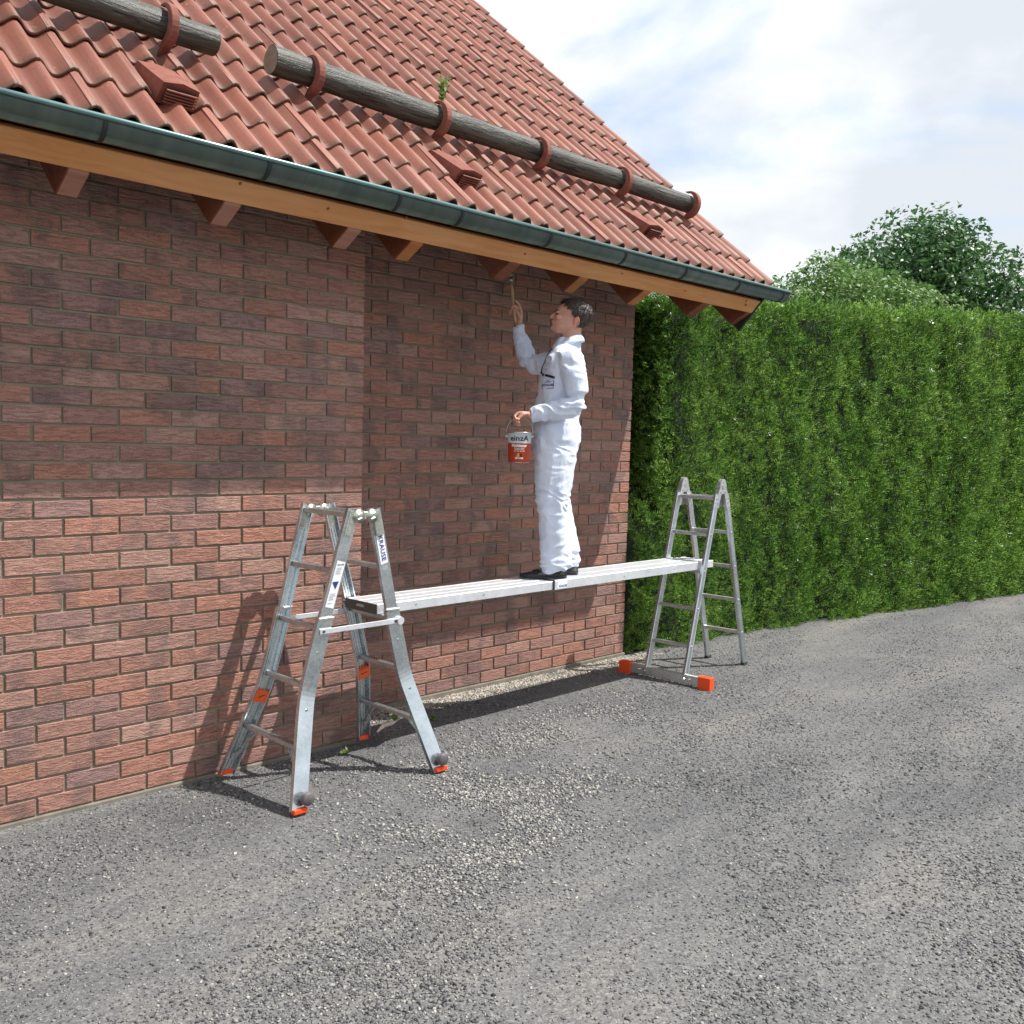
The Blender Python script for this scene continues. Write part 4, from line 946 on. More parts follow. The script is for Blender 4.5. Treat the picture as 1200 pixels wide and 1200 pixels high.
for v, nn in zip(me.vertices, nm):
    p = v.co; a = .0035
    for c, r, k in FC:
        d = (p-Vector((c[0], c[1], ZL(c[2])))).length
        if d < r*1.8: a += k*math.exp(-(d/r)**2)
    q = Vector((p.x*9+p.z*3, p.y*9, p.z*17)); w_ = noise.noise(q*.5)*1.2
    f = 1-abs(noise.noise(q+Vector((w_, w_, w_))))*2.6
    g = 1-abs(noise.noise(Vector((p.x*15+4, p.y*15, p.z*2.4))))*2.4
    v.co = p+nn*((f-.35)*a*1.25+(g-.3)*.0045)
suit = lobj('overall', me, M_SUIT, person, True)
dg = bpy.context.evaluated_depsgraph_get(); bs = bmesh.new(); bs.from_mesh(me); BT = BVHTree.FromBMesh(bs)
def onsuit(x, z, y0=-.6, out=.005, d=(0, 1, 0)):
    h = BT.ray_cast(Vector((x, y0, ZL(z))), Vector(d)); return h[0]-Vector(d)*out if h[0] else Vector((x, -.2, ZL(z)))
def strip(name, pts, w, mat, parent=suit):
    b = bmesh.new(); sweep(b, pts, [(-w/2, -.001), (w/2, -.001), (w/2, .001), (-w/2, .001)], up=(0, 1, 0)); return lobj(name, b, mat, parent)
# collar
b = bmesh.new(); sg = 40; R4 = []
for k in range(sg):
    th = 2*math.pi*k/sg; cx, sy = math.cos(th), math.sin(th); zz = 2.338+.030*cx+(.006 if cx < -.9 else 0)
    row = [(.078, .076, -.004), (.070, .068, .034), (.078, .076, .040), (.098, .098, .012), (.104, .106, -.008), (.098, .099, -.010)]
    R4.append([b.verts.new(Vector((.040+a_*cx, b_*sy, ZL(zz+h_+noise.noise(Vector((cx*3, sy*3, h_*20)))*.004)))) for a_, b_, h_ in row])
for k in range(sg):
    if k in (19, 20): continue
    A, B = R4[k], R4[(k+1) % sg]
    for j in range(6): b.faces.new((A[j], A[(j+1) % 6], B[(j+1) % 6], B[j]))
lobj('collar', b, M_SUIT, suit, True)
# cuffs and hems are sewn bands
# zips: chest pocket zip and the front zip
M_ZIP, *_ = newmat('black_zip', rgb((30, 30, 38)), .6)
strip('pocket_zip', [onsuit(x, z) for x, z in ((-.126, 2.147), (-.115, 2.143), (-.10, 2.137), (-.085, 2.132), (-.07, 2.127), (-.058, 2.122), (-.046, 2.118))], .014, M_ZIP)
fz = []
for z in (2.31, 2.27, 2.23, 2.19, 2.15):
    h = BT.ray_cast(Vector((-.6, -.035, ZL(z))), Vector((1, 0, 0))); fz.append(h[0]-Vector((.002, 0, 0)))
b = bmesh.new(); tube(b, fz, .0045, 6); lobj('front_zip', b, M_ZIP, suit)
# breast print: a small blue boxed emblem
def emb(u, v, w): 
    x, z = -.083+u, 2.075+v; return onsuit(x, z, out=.0015+w)
def emb_text(co): return emb(co.x, co.y, co.z)
cu = text('emblem', 'KRAUSE', .019, emb_text, M_BLUE, None, .0003, bold=.0007); cu.parent = suit
for (u0, v0, u1, v1) in ((-.036, .028, .032, .024), (-.036, -.020, .030, -.020), (-.036, .028, -.036, -.020), (.033, .024, .031, -.020), (-.02, .018, .018, .020)):
    strip('emblem_line', [emb(u0+(u1-u0)*t, v0+(v1-v0)*t, 0) for t in (0, .5, 1)], .0035, M_BLUE)
# hair
def mat_hair():
    m, n, l, b = newmat('dark_short_hair', rough=.42, spec=.7); P = posn(n, l, (60, 60, 60), 'obj')
    f = noise_n(n, l, P, 3.2, 4, .7); l.new(ramp(n, l, f, [(.3, rgb((26, 22, 22))), (.55, rgb((60, 47, 40))), (.8, rgb((132, 110, 88)))]), b.inputs['Base Color']); bump(n, l, f, .9, .004, b); return m
M_HAIR = mat_hair()
b = bmesh.new()
HS = [(2.418, .085, .098, .052)]+[(z, f, bk, w) for z, f, bk, w in SL_[3:]]
rings = []
def hairline(z): return .098-(z-2.42)*.2 if z < 2.447 else (.094 if z < 2.492 else (.056-(z-2.492)*.55 if z < 2.53 else (.035-(z-2.53)*.95 if z < 2.598 else -.4)))
for z, f, bk, w in SL_[2:]:
    o_ = .003+.008*ss(2.45, 2.54, z); zz = z+.010*ss(2.54, 2.60, z); ring = headring(b, zz, f+(.004 if z < 2.54 else 0), bk+.006*ss(2.44, 2.5, z), w, o_, 48); rings.append((z, ring))
for (z, A), (z2, B) in zip(rings, rings[1:]):
    for j in range(48):
        q = (A[j], A[(j+1) % 48], B[(j+1) % 48], B[j]); mx_ = sum(v.co.x for v in q)/4; zm = sum(v.co.z for v in q)/4+BZ
        if mx_ > hairline(zm): b.faces.new(q)
b.faces.new(rings[-1][1])
bmesh.ops.delete(b, geom=[v for v in b.verts if not v.link_faces], context='VERTS')
bmesh.ops.subdivide_edges(b, edges=b.edges[:], cuts=2, use_grid_fill=True)
bmesh.ops.recalc_face_normals(b, faces=b.faces); b.normal_update()
for v in b.verts:
    v.co += v.normal*(.003+.005*noise.noise(v.co*42)+.004*noise.noise(v.co*110))
# short tufts so the outline breaks up
hv = [(v.co.copy(), v.normal.copy()) for v in b.verts]; rh = random.Random(5)
for _ in range(1500):
    p, nn = hv[rh.randrange(len(hv))]
    d = (nn*.8+Vector((rh.uniform(-.5, .5)-.15*(1 if p.x < .02 else -1), rh.uniform(-.5, .5), rh.uniform(-.1, .5)))).normalized(); ln = rh.uniform(.006, .014)
    t = d.cross(Vector((0, 0, 1))).normalized()*.0022
    vs = [b.verts.new(p-nn*.002-t), b.verts.new(p-nn*.002+t), b.verts.new(p+d*ln)]; b.faces.new(vs)
for _ in range(240):   # fringe pushed forward over the brow
    y = rh.uniform(-.050, .050); p = Vector((-.022-.1*abs(y)+rh.uniform(0, .03), y, ZL(2.600+rh.uniform(-.016, .010)))); d = Vector((-1, rh.uniform(-.3, .3), rh.uniform(-.1, .75))).normalized(); ln = rh.uniform(.012, .026); t = Vector((0, .0022, .0006))
    b.faces.new([b.verts.new(p-t), b.verts.new(p+t), b.verts.new(p+d*ln)])
lobj('hair', b, M_HAIR, person, False)
M_EYE, *_ = newmat('eye_white', (.16, .14, .13, 1), .35); M_IRIS, *_ = newmat('iris', rgb((40, 26, 18)), .2)
for s in (-1, 1):
    b = bmesh.new(); ball(b, (-.0440, s*.031, 2.5065), (.0085, .0115, .0062)); e = lobj('eye', b, M_EYE, person, True)
    b = bmesh.new(); ball(b, (-.0495, s*.0315, 2.5072), (.0042, .0056, .0056)); lobj('iris', b, M_IRIS, e, True)
    b = bmesh.new(); tube(b, [(-.0580, s*.016, ZL(2.5265)), (-.0545, s*.032, ZL(2.5315)), (-.040, s*.050, ZL(2.5290))], [.0028, .0034, .002], 6); lobj('eyebrow', b, M_HAIR, person)
    b = bmesh.new(); tube(b, [(-.0520, s*.0215, ZL(2.5110)), (-.0510, s*.031, ZL(2.5138)), (-.0410, s*.0425, ZL(2.5105))], [.0014, .002, .0014], 6); lobj('eyelid', b, M_HAIR, e)
M_LIP, *_ = newmat('lips', rgb((168, 98, 88)), .5)
b = bmesh.new(); ball(b, (-.0700, 0, 2.4615), (.0045, .0165, .0030)); ball(b, (-.0672, 0, 2.4525), (.0048, .0150, .0034)); lobj('lips', b, M_LIP, person, True)
M_EAR, *_ = newmat('reddish_ear', rgb((206, 120, 104)), .5)
for s in (-1, 1):
    b = bmesh.new(); R_ = []
    for k in range(11):
        a = math.radians(-70+k*28); R_.append(Vector((.078+math.cos(a)*.0155, s*(.0885+.004*math.cos(a)), ZL(2.470)+math.sin(a)*.029)))
    tube(b, R_, [.003]+[.0042]*9+[.003], 6); lobj('ear_rim', b, M_EAR, person, True)
# shoes
M_SHOE, *_ = newmat('black_shoe_leather', rgb((38, 40, 42)), .5); M_SHOE2, *_ = newmat('grey_shoe_panel', rgb((128, 128, 118)), .6); M_SOLE, *_ = newmat('shoe_sole', rgb((54, 54, 56)), .7)
def shoe(hx, y, yaw):
    b = bmesh.new(); N_ = 18; rings = []
    for k in range(N_+1):
        u = k/N_; x = hx-u*.292
        w = .033+.013*math.sin(min(1, u*1.25)*math.pi*.62) if u < .8 else .046*math.sqrt(max(.04, 1-((u-.8)/.2)**2*.9))
        h = .074 if u < .22 else .074-.034*ss(.22, .62, u)-.016*ss(.7, 1, u); h *= (.80+.2*ss(0, .08, u)); 
        if u < .06: w *= .78+u*3.6
        rings.append([b.verts.new(Vector((x+(yaw*0), y+w*math.cos(t)*(1 if math.sin(t) < .2 else 1-.25*math.sin(t)), max(.0, .018+(h-.018)*math.sin(t) if math.sin(t) > 0 else .018+.012*math.sin(t))))) for t in [2*math.pi*j/20 for j in range(20)]])
    for A, B in zip(rings, rings[1:]):
        for j in range(20): b.faces.new((A[j], A[(j+1) % 20], B[(j+1) % 20], B[j]))
    b.faces.new(rings[0][::-1]); b.faces.new(rings[-1]); sh = lobj('shoe', b, M_SHOE, person, True)
    b = bmesh.new(); lo = []; hi_ = []
    for k in range(28):
        u = 2*math.pi*k/28; cx = math.cos(u); sx = math.sin(u); x = hx-.146+cx*.148; w = .040+.008*(-cx)
        lo.append(b.verts.new(Vector((x, y+w*sx, .001)))); hi_.append(b.verts.new(Vector((x+cx*.001, y+(w+.002)*sx, .019+.004*(abs(cx)**3)))))
    for k in range(28): b.faces.new((lo[k], lo[(k+1) % 28], hi_[(k+1) % 28], hi_[k]))
    b.faces.new(lo[::-1]); b.faces.new(hi_); lobj('sole', b, M_SOLE, sh)
    for sgn in (-1, 1):
        for (u0, u1, za, zb) in ((.03, .15, .028, .060), (.30, .62, .024, .044)):
            b = bmesh.new(); vs = []
            for q in range(7):
                u = u0+(u1-u0)*q/6; x = hx-u*.292; w = .0385+.011*math.sin(min(1, u*1.25)*math.pi*.62)
                if u < .06: w *= .86
                vs.append((b.verts.new(Vector((x, y+sgn*(w+.0005), za))), b.verts.new(Vector((x, y+sgn*(w-.004-.06*(zb-za)), za+(zb-za)*math.sin(math.pi*(q+.6)/7.2))))))
            for A, B in zip(vs, vs[1:]): b.faces.new((A[0], B[0], B[1], A[1]))
            bmesh.ops.solidify(b, geom=b.faces[:], thickness=.003); lobj('side_panel', b, M_SHOE2, sh)
    b = bmesh.new(); tube(b, [(hx-.10, y, .070), (hx-.13, y, .062), (hx-.17, y, .052)], [.012, .010, .006], 8); lobj('laces', b, M_SHOE2, sh)
shoe(.068, -.095, 0); shoe(.152, .090, 0)

def tilt(o, inv=None):   # raise the face: every piece of the head turns together about the neck
    for v in o.data.vertices:
        w_ = ss(ZL(2.37), ZL(2.43), v.co.z); x, z = v.co.x-.075, v.co.z-ZL(2.44); a = .13*w_
        v.co.x = .075+x*math.cos(a)+z*math.sin(a)*1.0; v.co.z = ZL(2.44)-x*math.sin(a)+z*math.cos(a)
def hands_off(v): return v.co.x > -.17
for o in [q for q in bpy.data.objects if q.type == 'MESH' and (q.parent == person or (q.parent and q.parent.parent == person)) and q.name.split('.')[0] in ('hair', 'eye', 'iris', 'eyebrow', 'eyelid', 'lips', 'ear_rim')]: tilt(o)
for v in person.data.vertices:
    if v.co.x > -.13 and v.co.z > ZL(2.37):
        w_ = ss(ZL(2.37), ZL(2.43), v.co.z); x, z = v.co.x-.075, v.co.z-ZL(2.44); a = .13*w_
        v.co.x = .075+x*math.cos(a)+z*math.sin(a); v.co.z = ZL(2.44)-x*math.sin(a)+z*math.cos(a)
# ------------------------------------------------------------------ paint bucket and brush
BR = Matrix.Rotation(ANG, 4, 'Z')
def l2w(x, y, z): v = BR @ Vector((x, y, 0)); return Vector((BX+v.x, BY+v.y, z))
bz0 = 1.598; bh = .186; r0_, r1_ = .0655, .0735
bucket = tag(empty('paint_bucket', l2w(-.250, -.225, bz0)), 'small orange and white tin of wood stain hanging from the painter\'s hand', 'bucket'); bucket.rotation_euler = (0, 0, ANG)
M_RED = mat_simple_noise('orange_red_label', rgb((168, 52, 22)), rgb((186, 66, 28)), 8, .35, 0, coord='obj'); M_PALE, *_ = newmat('pale_label', rgb((196, 206, 210)), .35); M_YEL, *_ = newmat('yellow_print', rgb((226, 158, 58)), .4); M_DRED, *_ = newmat('dark_red_print', rgb((96, 26, 16)), .4); M_TIN, *_ = newmat('tinplate', rgb((190, 190, 188)), .3, .9)
def cyl(b, prof, seg=40, mats=None):
    rings = [[b.verts.new((r*math.cos(2*math.pi*k/seg), r*math.sin(2*math.pi*k/seg), z)) for k in range(seg)] for r, z in prof]
    for q, (A, B) in enumerate(zip(rings, rings[1:])):
        for j in range(seg):
            f = b.faces.new((A[j], A[(j+1) % seg], B[(j+1) % seg], B[j])); f.smooth = True
            if mats: f.material_index = mats[q]
    return rings
rz_ = lambda z: r0_+(r1_-r0_)*z/bh
b = bmesh.new(); R_ = cyl(b, [(0.0001, .003), (r0_-.004, .003), (r0_-.001, 0), (r0_, .004), (rz_(.118), .118), (rz_(.1185), .1185), (rz_(.176), .176), (r1_+.003, .178), (r1_+.004, .184), (r1_+.001, bh), (r1_-.004, bh-.002), (r1_-.006, bh-.02), (.0001, bh-.022)], mats=[2, 2, 2, 0, 0, 1, 1, 2, 2, 2, 2, 2])
bb_ = lobj('bucket_body', b, [M_RED, M_PALE, M_TIN], bucket)
def onb(co, zc, uc=0): 
    z = zc+co.y; r = rz_(z)+.0008+co.z; a = (co.x+uc)/r0_; return Vector((r*math.sin(a), -r*math.cos(a), z))
def btext(s, size, zc, mat, bold=.0004, uc=0, xs=1):
    o = text('lettering', s, size, lambda c: onb(c, zc, uc), mat, None, .0004, bold=bold, xs=xs); o.parent = bb_; return o
btext('einzA', .044, .146, M_BLACK, .0009, xs=1.08); btext('Holzlasur', .0235, .1035, M_WHITE, .0009, xs=1.0)
for zc, w_ in ((.088, .072), (.0805, .060), (.0715, .074)):
    btext('für innen und außen'[:int(w_*230)], .0088, zc, M_WHITE, .0002)
def bshape(name, pts, mat):
    b = bmesh.new(); vs = [b.verts.new(onb(Vector((x, 0, 0)), z)) for x, z in pts]; b.faces.new(vs); r = bmesh.ops.extrude_face_region(b, geom=b.faces[:]); 
    bmesh.ops.translate(b, verts=[v for v in r['geom'] if isinstance(v, bmesh.types.BMVert)], vec=(0, -.0008, 0)); return lobj(name, b, mat, bb_)
bshape('flame_print', [(-.016, .036), (.001, .036), (.002, .050), (-.004, .062), (-.010, .054)], M_YEL)
bshape('flame_print', [(.003, .036), (.018, .036), (.017, .050), (.010, .060), (.005, .052)], M_DRED)
b = bmesh.new(); pv = [[b.verts.new(onb(Vector((-.024+.048*k/8, 0, 0)), z)) for z in (.024, .033)] for k in range(9)]
for A, B in zip(pv, pv[1:]): b.faces.new((A[0], B[0], B[1], A[1]))
lobj('pale_panel', b, M_WHITE, bb_)
o = text('lettering', 'farblos', .0085, lambda c: onb(Vector((c.x, c.y, c.z+.0006)), .0285), M_DRED, None, .0003); o.parent = bb_
b = bmesh.new(); pts = []
for k in range(21):
    a = math.pi*k/20; x = -math.cos(a)*(r1_+.008); z = .160+(.112)*math.sin(a)**.75; pts.append((x*(1 if True else 1), 0, z))
tube(b, pts, .0018, 6); lobj('wire_handle', b, M_TIN, bucket, True)
for s in (-1, 1):
    b = bmesh.new(); tube(b, [(s*(r1_-.002), 0, .160), (s*(r1_+.011), 0, .160)], .008, 12); lobj('handle_ear', b, M_TIN, bucket)
M_BEECH = mat_simple_noise('beech_handle', rgb((186, 156, 108)), rgb((206, 178, 132)), 20, .6, .05, coord='obj'); M_BRIS = mat_simple_noise('bristles', rgb((150, 118, 78)), rgb((186, 154, 108)), 200, .8, .5, coord='obj')
pb0 = l2w(-.292, .268, 2.500); pb1 = l2w(-.338, .276, 2.842); dv = pb1-pb0
brush = tag(empty('paint_brush', pb0), 'long pale wooden paint brush raised to the rafters in the painter\'s far hand', 'paint brush')
b = bmesh.new(); tube(b, [pb0, pb0+dv*.12, pb0+dv*.3, pb0+dv*.62, pb0+dv*.78], [.006, .0085, .0075, .0095, .0085], 12); obj('handle', b, M_BEECH, brush, True)
b = bmesh.new(); tube(b, [pb0+dv*.77, pb0+dv*.86], [.0105, .0105], 14); obj('ferrule', b, M_TIN, brush, True)
b = bmesh.new(); tube(b, [pb0+dv*.86, pb0+dv*.93, pb0+dv*.985, pb0+dv], [.0100, .0115, .008, .003], 14); obj('bristle_head', b, M_BRIS, brush, True)

# ------------------------------------------------------------------ planting
def mat_leaf(name, stops, rough=.45, tr=.3, nsc=1.6):
    m, n, l, b = newmat(name, rough=rough, spec=.45); g = n.new('ShaderNodeNewGeometry')
    f = math_n(n, l, 'ADD', math_n(n, l, 'MULTIPLY', g.outputs['Random Per Island'], .55), math_n(n, l, 'MULTIPLY', noise_n(n, l, posn(n, l), nsc, 3, .6), .5))
    c = ramp(n, l, f, stops); l.new(c, b.inputs['Base Color'])
    t = n.new('ShaderNodeBsdfTranslucent'); hsv = n.new('ShaderNodeHueSaturation'); hsv.inputs['Value'].default_value = 1.4; l.new(c, hsv.inputs['Color']); l.new(hsv.outputs[0], t.inputs[0])
    ms = n.new('ShaderNodeMixShader'); ms.inputs[0].default_value = tr; l.new(b.outputs[0], ms.inputs[1]); l.new(t.outputs[0], ms.inputs[2])
    l.new(ms.outputs[0], n['Material Output'].inputs[0]); return m
M_THUJA = mat_leaf('cypress_sprays', [(.22, (.014, .048, .010, 1)), (.40, (.050, .135, .016, 1)), (.58, (.125, .26, .030, 1)), (.80, (.34, .49, .12, 1))], .33, .4)
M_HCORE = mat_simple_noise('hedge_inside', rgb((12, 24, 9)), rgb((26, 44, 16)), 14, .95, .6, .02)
hedge = tag(empty('hedge', (3, -.2, 0)), 'tall clipped evergreen hedge beyond the house corner', 'hedge')
def hfront(x): return np.interp(x, [.03, .25, .6, 1.5, 3.2, 6, 10], [-.02, -.10, -.16, -.20, -.47, -.95, -1.7])
def htop(x): return 2.93+.065*x
def notch(x, z):   # the hedge stands back from the wall high up, so its shaded end shows there
    return .55*(1-ssn(.24, .50, np.asarray(x)+.06*np.sin(np.asarray(z)*7)))*ssn(1.0, 1.7, np.asarray(z)+.1*np.sin(np.asarray(x)*40))
def lump(x, z):
    return np.array([.055*noise.noise(Vector((a*2.1, b_*1.1, 4)))+.04*noise.noise(Vector((a*5.5+b_*2.0, b_*4.0, 1))) for a, b_ in zip(x, z)])
# dark core
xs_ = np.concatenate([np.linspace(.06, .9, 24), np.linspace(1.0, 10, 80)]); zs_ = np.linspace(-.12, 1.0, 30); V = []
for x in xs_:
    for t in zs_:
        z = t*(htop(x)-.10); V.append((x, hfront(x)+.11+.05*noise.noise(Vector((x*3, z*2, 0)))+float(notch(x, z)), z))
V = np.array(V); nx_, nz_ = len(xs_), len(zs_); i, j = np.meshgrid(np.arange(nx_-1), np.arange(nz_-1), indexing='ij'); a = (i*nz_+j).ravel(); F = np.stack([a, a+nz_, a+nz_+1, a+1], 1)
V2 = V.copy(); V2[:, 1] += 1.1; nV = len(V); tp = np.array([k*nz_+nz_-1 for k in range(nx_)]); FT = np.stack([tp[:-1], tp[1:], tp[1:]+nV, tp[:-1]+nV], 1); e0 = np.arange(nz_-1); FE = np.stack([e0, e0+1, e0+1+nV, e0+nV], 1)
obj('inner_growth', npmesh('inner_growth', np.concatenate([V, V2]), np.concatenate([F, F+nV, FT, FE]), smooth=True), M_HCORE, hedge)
def sprays(px, py, pz, dirs, ln, wd, nl=7):
    """fan-shaped flat sprays: nl leaflets (quads) along a bending stem"""
    n = len(px); d = dirs/np.linalg.norm(dirs, axis=1)[:, None]; rv = RS.normal(size=(n, 3)); s = np.cross(d, rv); s /= np.linalg.norm(s, axis=1)[:, None]; u = np.cross(s, d); P = np.stack([px, py, pz], 1); V = []; 
    for k in range(nl):
        t = k/(nl-1); side = -1 if k % 2 else 1
        if k == nl-1: side = 0
        base = P+d*(ln*t*.62)[:, None]+u*(ln*.12*(t**2))[:, None]
        tip = base+(d*(.55+.1*t)+s*side*(.72-.35*t)+u*RS.uniform(-.25, .25, (n, 1)))*(ln*(.55-.15*t))[:, None]
        mid = (base+tip)/2; ax = tip-base; w_ = np.cross(ax, u); w_ /= np.linalg.norm(w_, axis=1)[:, None]; w_ = w_*wd[:, None]*(1-.3*t)
        V.append(np.stack([base, mid+w_, tip, mid-w_], 1))
    V = np.stack(V, 1).reshape(-1, 3); return V
n_ = 46000; hx = .04+(RS.uniform(0, 1, n_)**1.3)*9.4; hz = np.maximum(RS.uniform(-.02, 1, n_)*(htop(hx)+.03*RS.normal(size=n_)), .0)
def plume(x, z):   # upright plumes: ridged columns that lean and break up with height
    return np.array([1-2.4*abs(noise.noise(Vector((a*4.6+.5*b_+1.5*noise.noise(Vector((a*2, b_*2, 7))), b_*2.1+noise.noise(Vector((a*5, b_*3, 5))), 2)))) for a, b_ in zip(x, z)])
pl_ = plume(hx, hz)
lay_ = RS.uniform(0, 1, n_)**1.4*.10; y_ = hfront(hx)-lump(hx, hz)*1.5-.06*pl_+.015+lay_+notch(hx, hz)+.03*np.clip(.25-hz, 0, .25)*4
dirs = np.stack([RS.normal(0, .38, n_)+.22, -RS.uniform(.15, .9, n_), RS.uniform(.15, 1.35, n_)], 1)
sc_ = np.clip(.72+hx*.10, .72, 1.5)
V = sprays(hx, y_, hz, dirs, RS.uniform(.065, .125, n_)*sc_, RS.uniform(.0032, .0060, n_)*sc_)
n2_ = 8000; tx = .04+RS.uniform(0, 1, n2_)**1.2*9.4; ty = hfront(tx)+RS.uniform(-.05, 1.1, n2_)+notch(tx, 3.0+0*tx)*.8; tz = htop(tx)-.06+RS.normal(0, .045, n2_)+.05*np.sin(tx*9)*np.sin(tx*3.3)
V3 = sprays(tx, ty, tz, np.stack([RS.normal(0, .4, n2_), RS.normal(-.2, .4, n2_), RS.uniform(.4, 1.4, n2_)], 1), RS.uniform(.06, .13, n2_)*1.1, RS.uniform(.005, .009, n2_))
n4 = 3000; ez = RS.uniform(1.2, 3.0, n4); ey = RS.uniform(-.1, .5, n4); ex = .40+.06*RS.normal(size=n4)
V4 = sprays(ex, ey, ez, np.stack([-RS.uniform(.2, 1, n4), RS.normal(0, .5, n4), RS.uniform(0, 1, n4)], 1), RS.uniform(.06, .11, n4), RS.uniform(.003, .006, n4))
V = np.concatenate([V, V3, V4]); F = np.arange(len(V)).reshape(-1, 4)
o = obj('foliage', npmesh('foliage', V, F, [M_THUJA]), None, hedge); o['kind'] = 'stuff'
M_BARK = mat_simple_noise('bark', rgb((72, 60, 48)), rgb((104, 90, 74)), 30, .9, .8, .01)
for x in (.5, 1.4, 2.3, 3.2, 4.1, 5.0):
    b = bmesh.new(); tube(b, [(x, float(hfront(x))+.55, -.1), (x+.02, float(hfront(x))+.55, 1.2), (x, float(hfront(x))+.55, 2.7)], [.05, .04, .015], 7); obj('trunk', b, M_BARK, hedge)

def crown(name, blobs, n, leaf, mat, parent, seed):
    rs = np.random.RandomState(seed); P = []; D = []
    w = np.array([bl[3]**2 for bl in blobs]); w = w/w.sum()
    for bl, c in zip(blobs, rs.multinomial(n, w)):
        d = rs.normal(size=(c, 3)); d /= np.linalg.norm(d, axis=1)[:, None]; r = bl[3]*(1-rs.uniform(0, 1, c)**2*.55)
        nn = np.array([noise.noise(Vector(q*2.6+seed)) for q in d]); r = r*(1+.35*nn); P.append(np.array(bl[:3])+d*r[:, None]*np.array([1, 1, bl[4]])); D.append(d)
    P = np.concatenate(P); D = np.concatenate(D); keep = np.array([noise.noise(Vector(p*2.2))+.32 > 0 for p in P]) | (rs.uniform(size=len(P)) < .25); P, D = P[keep], D[keep]; n = len(P)
    nrm = D*.6+rs.normal(size=(n, 3))*.6+np.array([0, 0, .5]); nrm /= np.linalg.norm(nrm, axis=1)[:, None]; a = np.cross(nrm, rs.normal(size=(n, 3))); a /= np.linalg.norm(a, axis=1)[:, None]; c = np.cross(nrm, a)
    L = leaf*rs.uniform(.7, 1.3, n)[:, None]; V = np.stack([P-a*L*.5, P+c*L*.28+nrm*L*.06, P+a*L*.55, P-c*L*.28+nrm*L*.06], 1).reshape(-1, 3)
    o = obj(name, npmesh(name, V, np.arange(len(V)).reshape(-1, 4), [mat]), None, parent); o['kind'] = 'stuff'; return o
def branches(root, top, blobs, r0, parent, seed):
    rr = random.Random(seed); b = bmesh.new(); root, top = Vector(root), Vector(top); mid = root.lerp(top, .5)+Vector((rr.uniform(-.1, .1), rr.uniform(-.1, .1), 0))
    tube(b, [root, root.lerp(mid, .3), mid, top], [r0*1.25, r0, r0*.8, r0*.45], 10); obj('trunk', b, M_BARK, parent, True)
    for k, bl in enumerate(blobs):
        b = bmesh.new(); s = root.lerp(top, rr.uniform(.45, .95)); e = Vector(bl[:3])+Vector((rr.uniform(-.2, .2), rr.uniform(-.2, .2), bl[3]*.4)); m2 = s.lerp(e, .5)+Vector((0, 0, -.1)); tube(b, [s, m2, e], [r0*.4, r0*.25, .012], 7); obj('limb', b, M_BARK, parent, True)
M_TL1 = mat_leaf('dark_broad_leaves', [(.15, (.018, .052, .016, 1)), (.45, (.045, .12, .03, 1)), (.7, (.085, .19, .055, 1)), (.9, (.15, .27, .10, 1))], .4, .3)
M_TL2 = mat_leaf('light_bush_leaves', [(.15, (.03, .075, .014, 1)), (.45, (.09, .18, .035, 1)), (.7, (.15, .27, .06, 1)), (.9, (.22, .35, .11, 1))], .5, .3)
t = tag(empty('tree', (9.9, 1.5, 0)), 'dark broad-leaved tree rising highest above the hedge', 'tree')
bl = [(8.85, 2.35, 4.25, .85, .9), (9.7, 2.0, 4.6, 1.0, .95), (10.4, 1.5, 4.4, 1.1, .9), (9.4, 2.0, 3.6, 1.1, .8), (11.2, 1.0, 4.0, 1.1, .9), (10.2, 1.7, 5.1, .7, .9), (8.5, 2.6, 3.5, .7, .9)]
crown('crown', bl, 30000, .095, M_TL1, t, 3); branches((9.9, 1.5, -.1), (10.2, 1.5, 4.6), bl, .16, t, 4)
t = tag(empty('shrub', (6.3, 1.5, 0)), 'light green bushy shrub showing over the hedge next to the gutter end', 'shrub')
bl = [(5.75, 1.85, 3.45, .60, .95), (6.4, 1.65, 3.70, .72, .95), (7.3, 1.4, 3.5, .85, .95), (6.5, 1.6, 2.7, .8, 1.0), (8.0, 1.2, 3.5, .8, .9)]
crown('crown', bl, 34000, .062, M_TL2, t, 8); branches((6.4, 1.5, -.1), (6.6, 1.5, 3.2), bl, .08, t, 9)
t = tag(empty('tree', (12.6, -1.6, 0)), 'smaller loose-leaved tree at the far end of the hedge', 'tree')
bl = [(12.4, -1.0, 3.9, 1.0, .9), (13.1, -1.7, 4.6, 1.1, .9), (13.7, -2.4, 4.0, 1.1, .9), (12.8, -1.6, 3.2, 1.2, .8)]
crown('crown', bl, 13000, .10, M_TL2, t, 13); branches((12.8, -1.6, -.1), (13.0, -1.7, 4.2), bl, .13, t, 14)
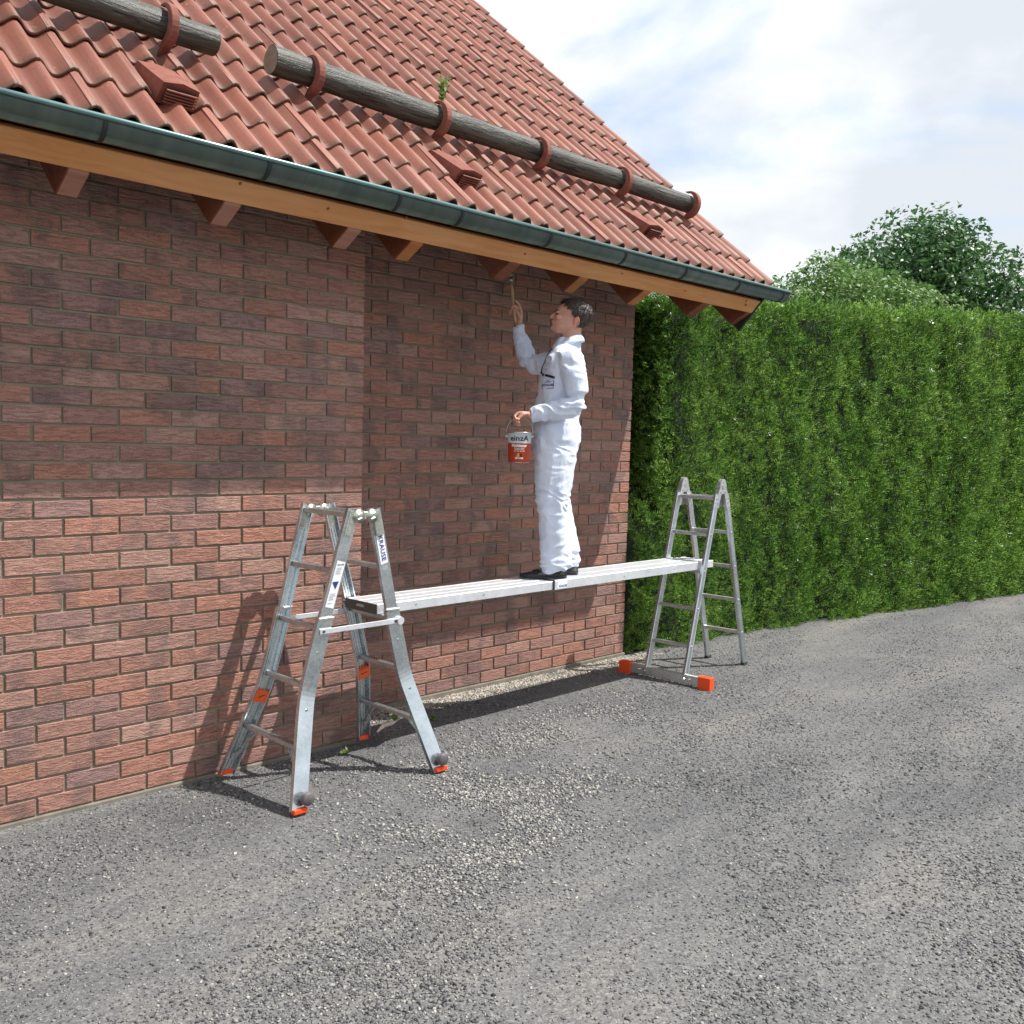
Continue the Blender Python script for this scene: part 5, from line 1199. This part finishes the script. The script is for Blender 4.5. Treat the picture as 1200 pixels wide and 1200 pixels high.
# seedling on the log, weeds at the wall foot, a broken twig
M_SEED = mat_leaf('seedling_leaves', [(.2, (.07, .14, .03, 1)), (.5, (.14, .25, .05, 1)), (.8, (.30, .32, .14, 1))], .5, .3)
def sprig(name, loc, h, nstem, nleaf, leaf, label, cat, group=None, spread=.4, up=Vector((0, 0, 1)), seed=1):
    t = tag(empty(name, loc), label, cat, group); rr = random.Random(seed)
    bl_ = bmesh.new()
    for s in range(nstem):
        d = (up+Vector((rr.uniform(-spread, spread), rr.uniform(-spread, spread), 0))).normalized(); hh = h*rr.uniform(.6, 1); L_ = Vector(loc)
        b = bmesh.new(); pts = [L_, L_+d*hh*.5+Vector((rr.uniform(-.005, .005), 0, 0)), L_+d*hh]; tube(b, pts, [.0016, .0012, .0007], 5); obj('stem', b, M_SEED, t)
        for k in range(nleaf):
            u = rr.uniform(.25, 1); p = L_+d*hh*u; a = Vector((rr.uniform(-1, 1), rr.uniform(-1, 1), rr.uniform(.0, .9))).normalized(); c = a.cross(Vector((rr.uniform(-1, 1), rr.uniform(-1, 1), 1))).normalized(); l_ = leaf*rr.uniform(.7, 1.3)
            vs = [bl_.verts.new(q) for q in (p, p+a*l_*.5+c*l_*.24, p+a*l_, p+a*l_*.5-c*l_*.24)]; bl_.faces.new(vs)
    o = obj('leaves', bl_, M_SEED, t); o['kind'] = 'stuff'
u = (-2.50-L0[0])/(L1[0]-L0[0]); cc = Vector(L0).lerp(Vector(L1), u)
sprig('seedling', tuple(cc+Vector((0, -.02, .068))),   .165, 7, 16, .030, 'small green seedling growing from the roof log', 'plant', spread=.35, seed=4)
for k, (x, y, h, lab) in enumerate(((-2.93, -.40, .055, 'weed in the gravel at the brick bay corner'), (-2.66, -.36, .075, 'taller grass tuft in the plank\'s shadow behind the near ladder'), (-3.22, -.63, .04, 'low pale weed between the near ladder feet'), (-2.70, -.72, .045, 'weed at the shadow edge beside the near ladder\'s splayed foot'), (-3.36, -.50, .03, 'flat weed against the plinth below the bay'), (-2.45, -.47, .03, 'tiny weed in the plank\'s shadow on the gravel'))):
    sprig('weed', (x, y, float(gz(x, y))), h, 9, 5, .022, lab, 'weed', 'weeds along the wall foot', .7, seed=20+k)
M_TWIG = mat_simple_noise('bleached_wood', rgb((196, 176, 156)), rgb((216, 198, 178)), 30, .8, .3, .002)
b = bmesh.new(); pts = [Vector((-2.86, -.45, .004)), Vector((-2.78, -.40, .012)), Vector((-2.70, -.385, .010)), Vector((-2.60, -.33, .008))]; pts = [p+Vector((0, 0, float(gz(p.x, p.y)))) for p in pts]
tube(b, pts, [.006, .014, .012, .004], 8); tw = obj('twig', b, M_TWIG, None, True); tag(tw, 'bleached bit of broken wood lying on the gravel behind the near ladder', 'twig')
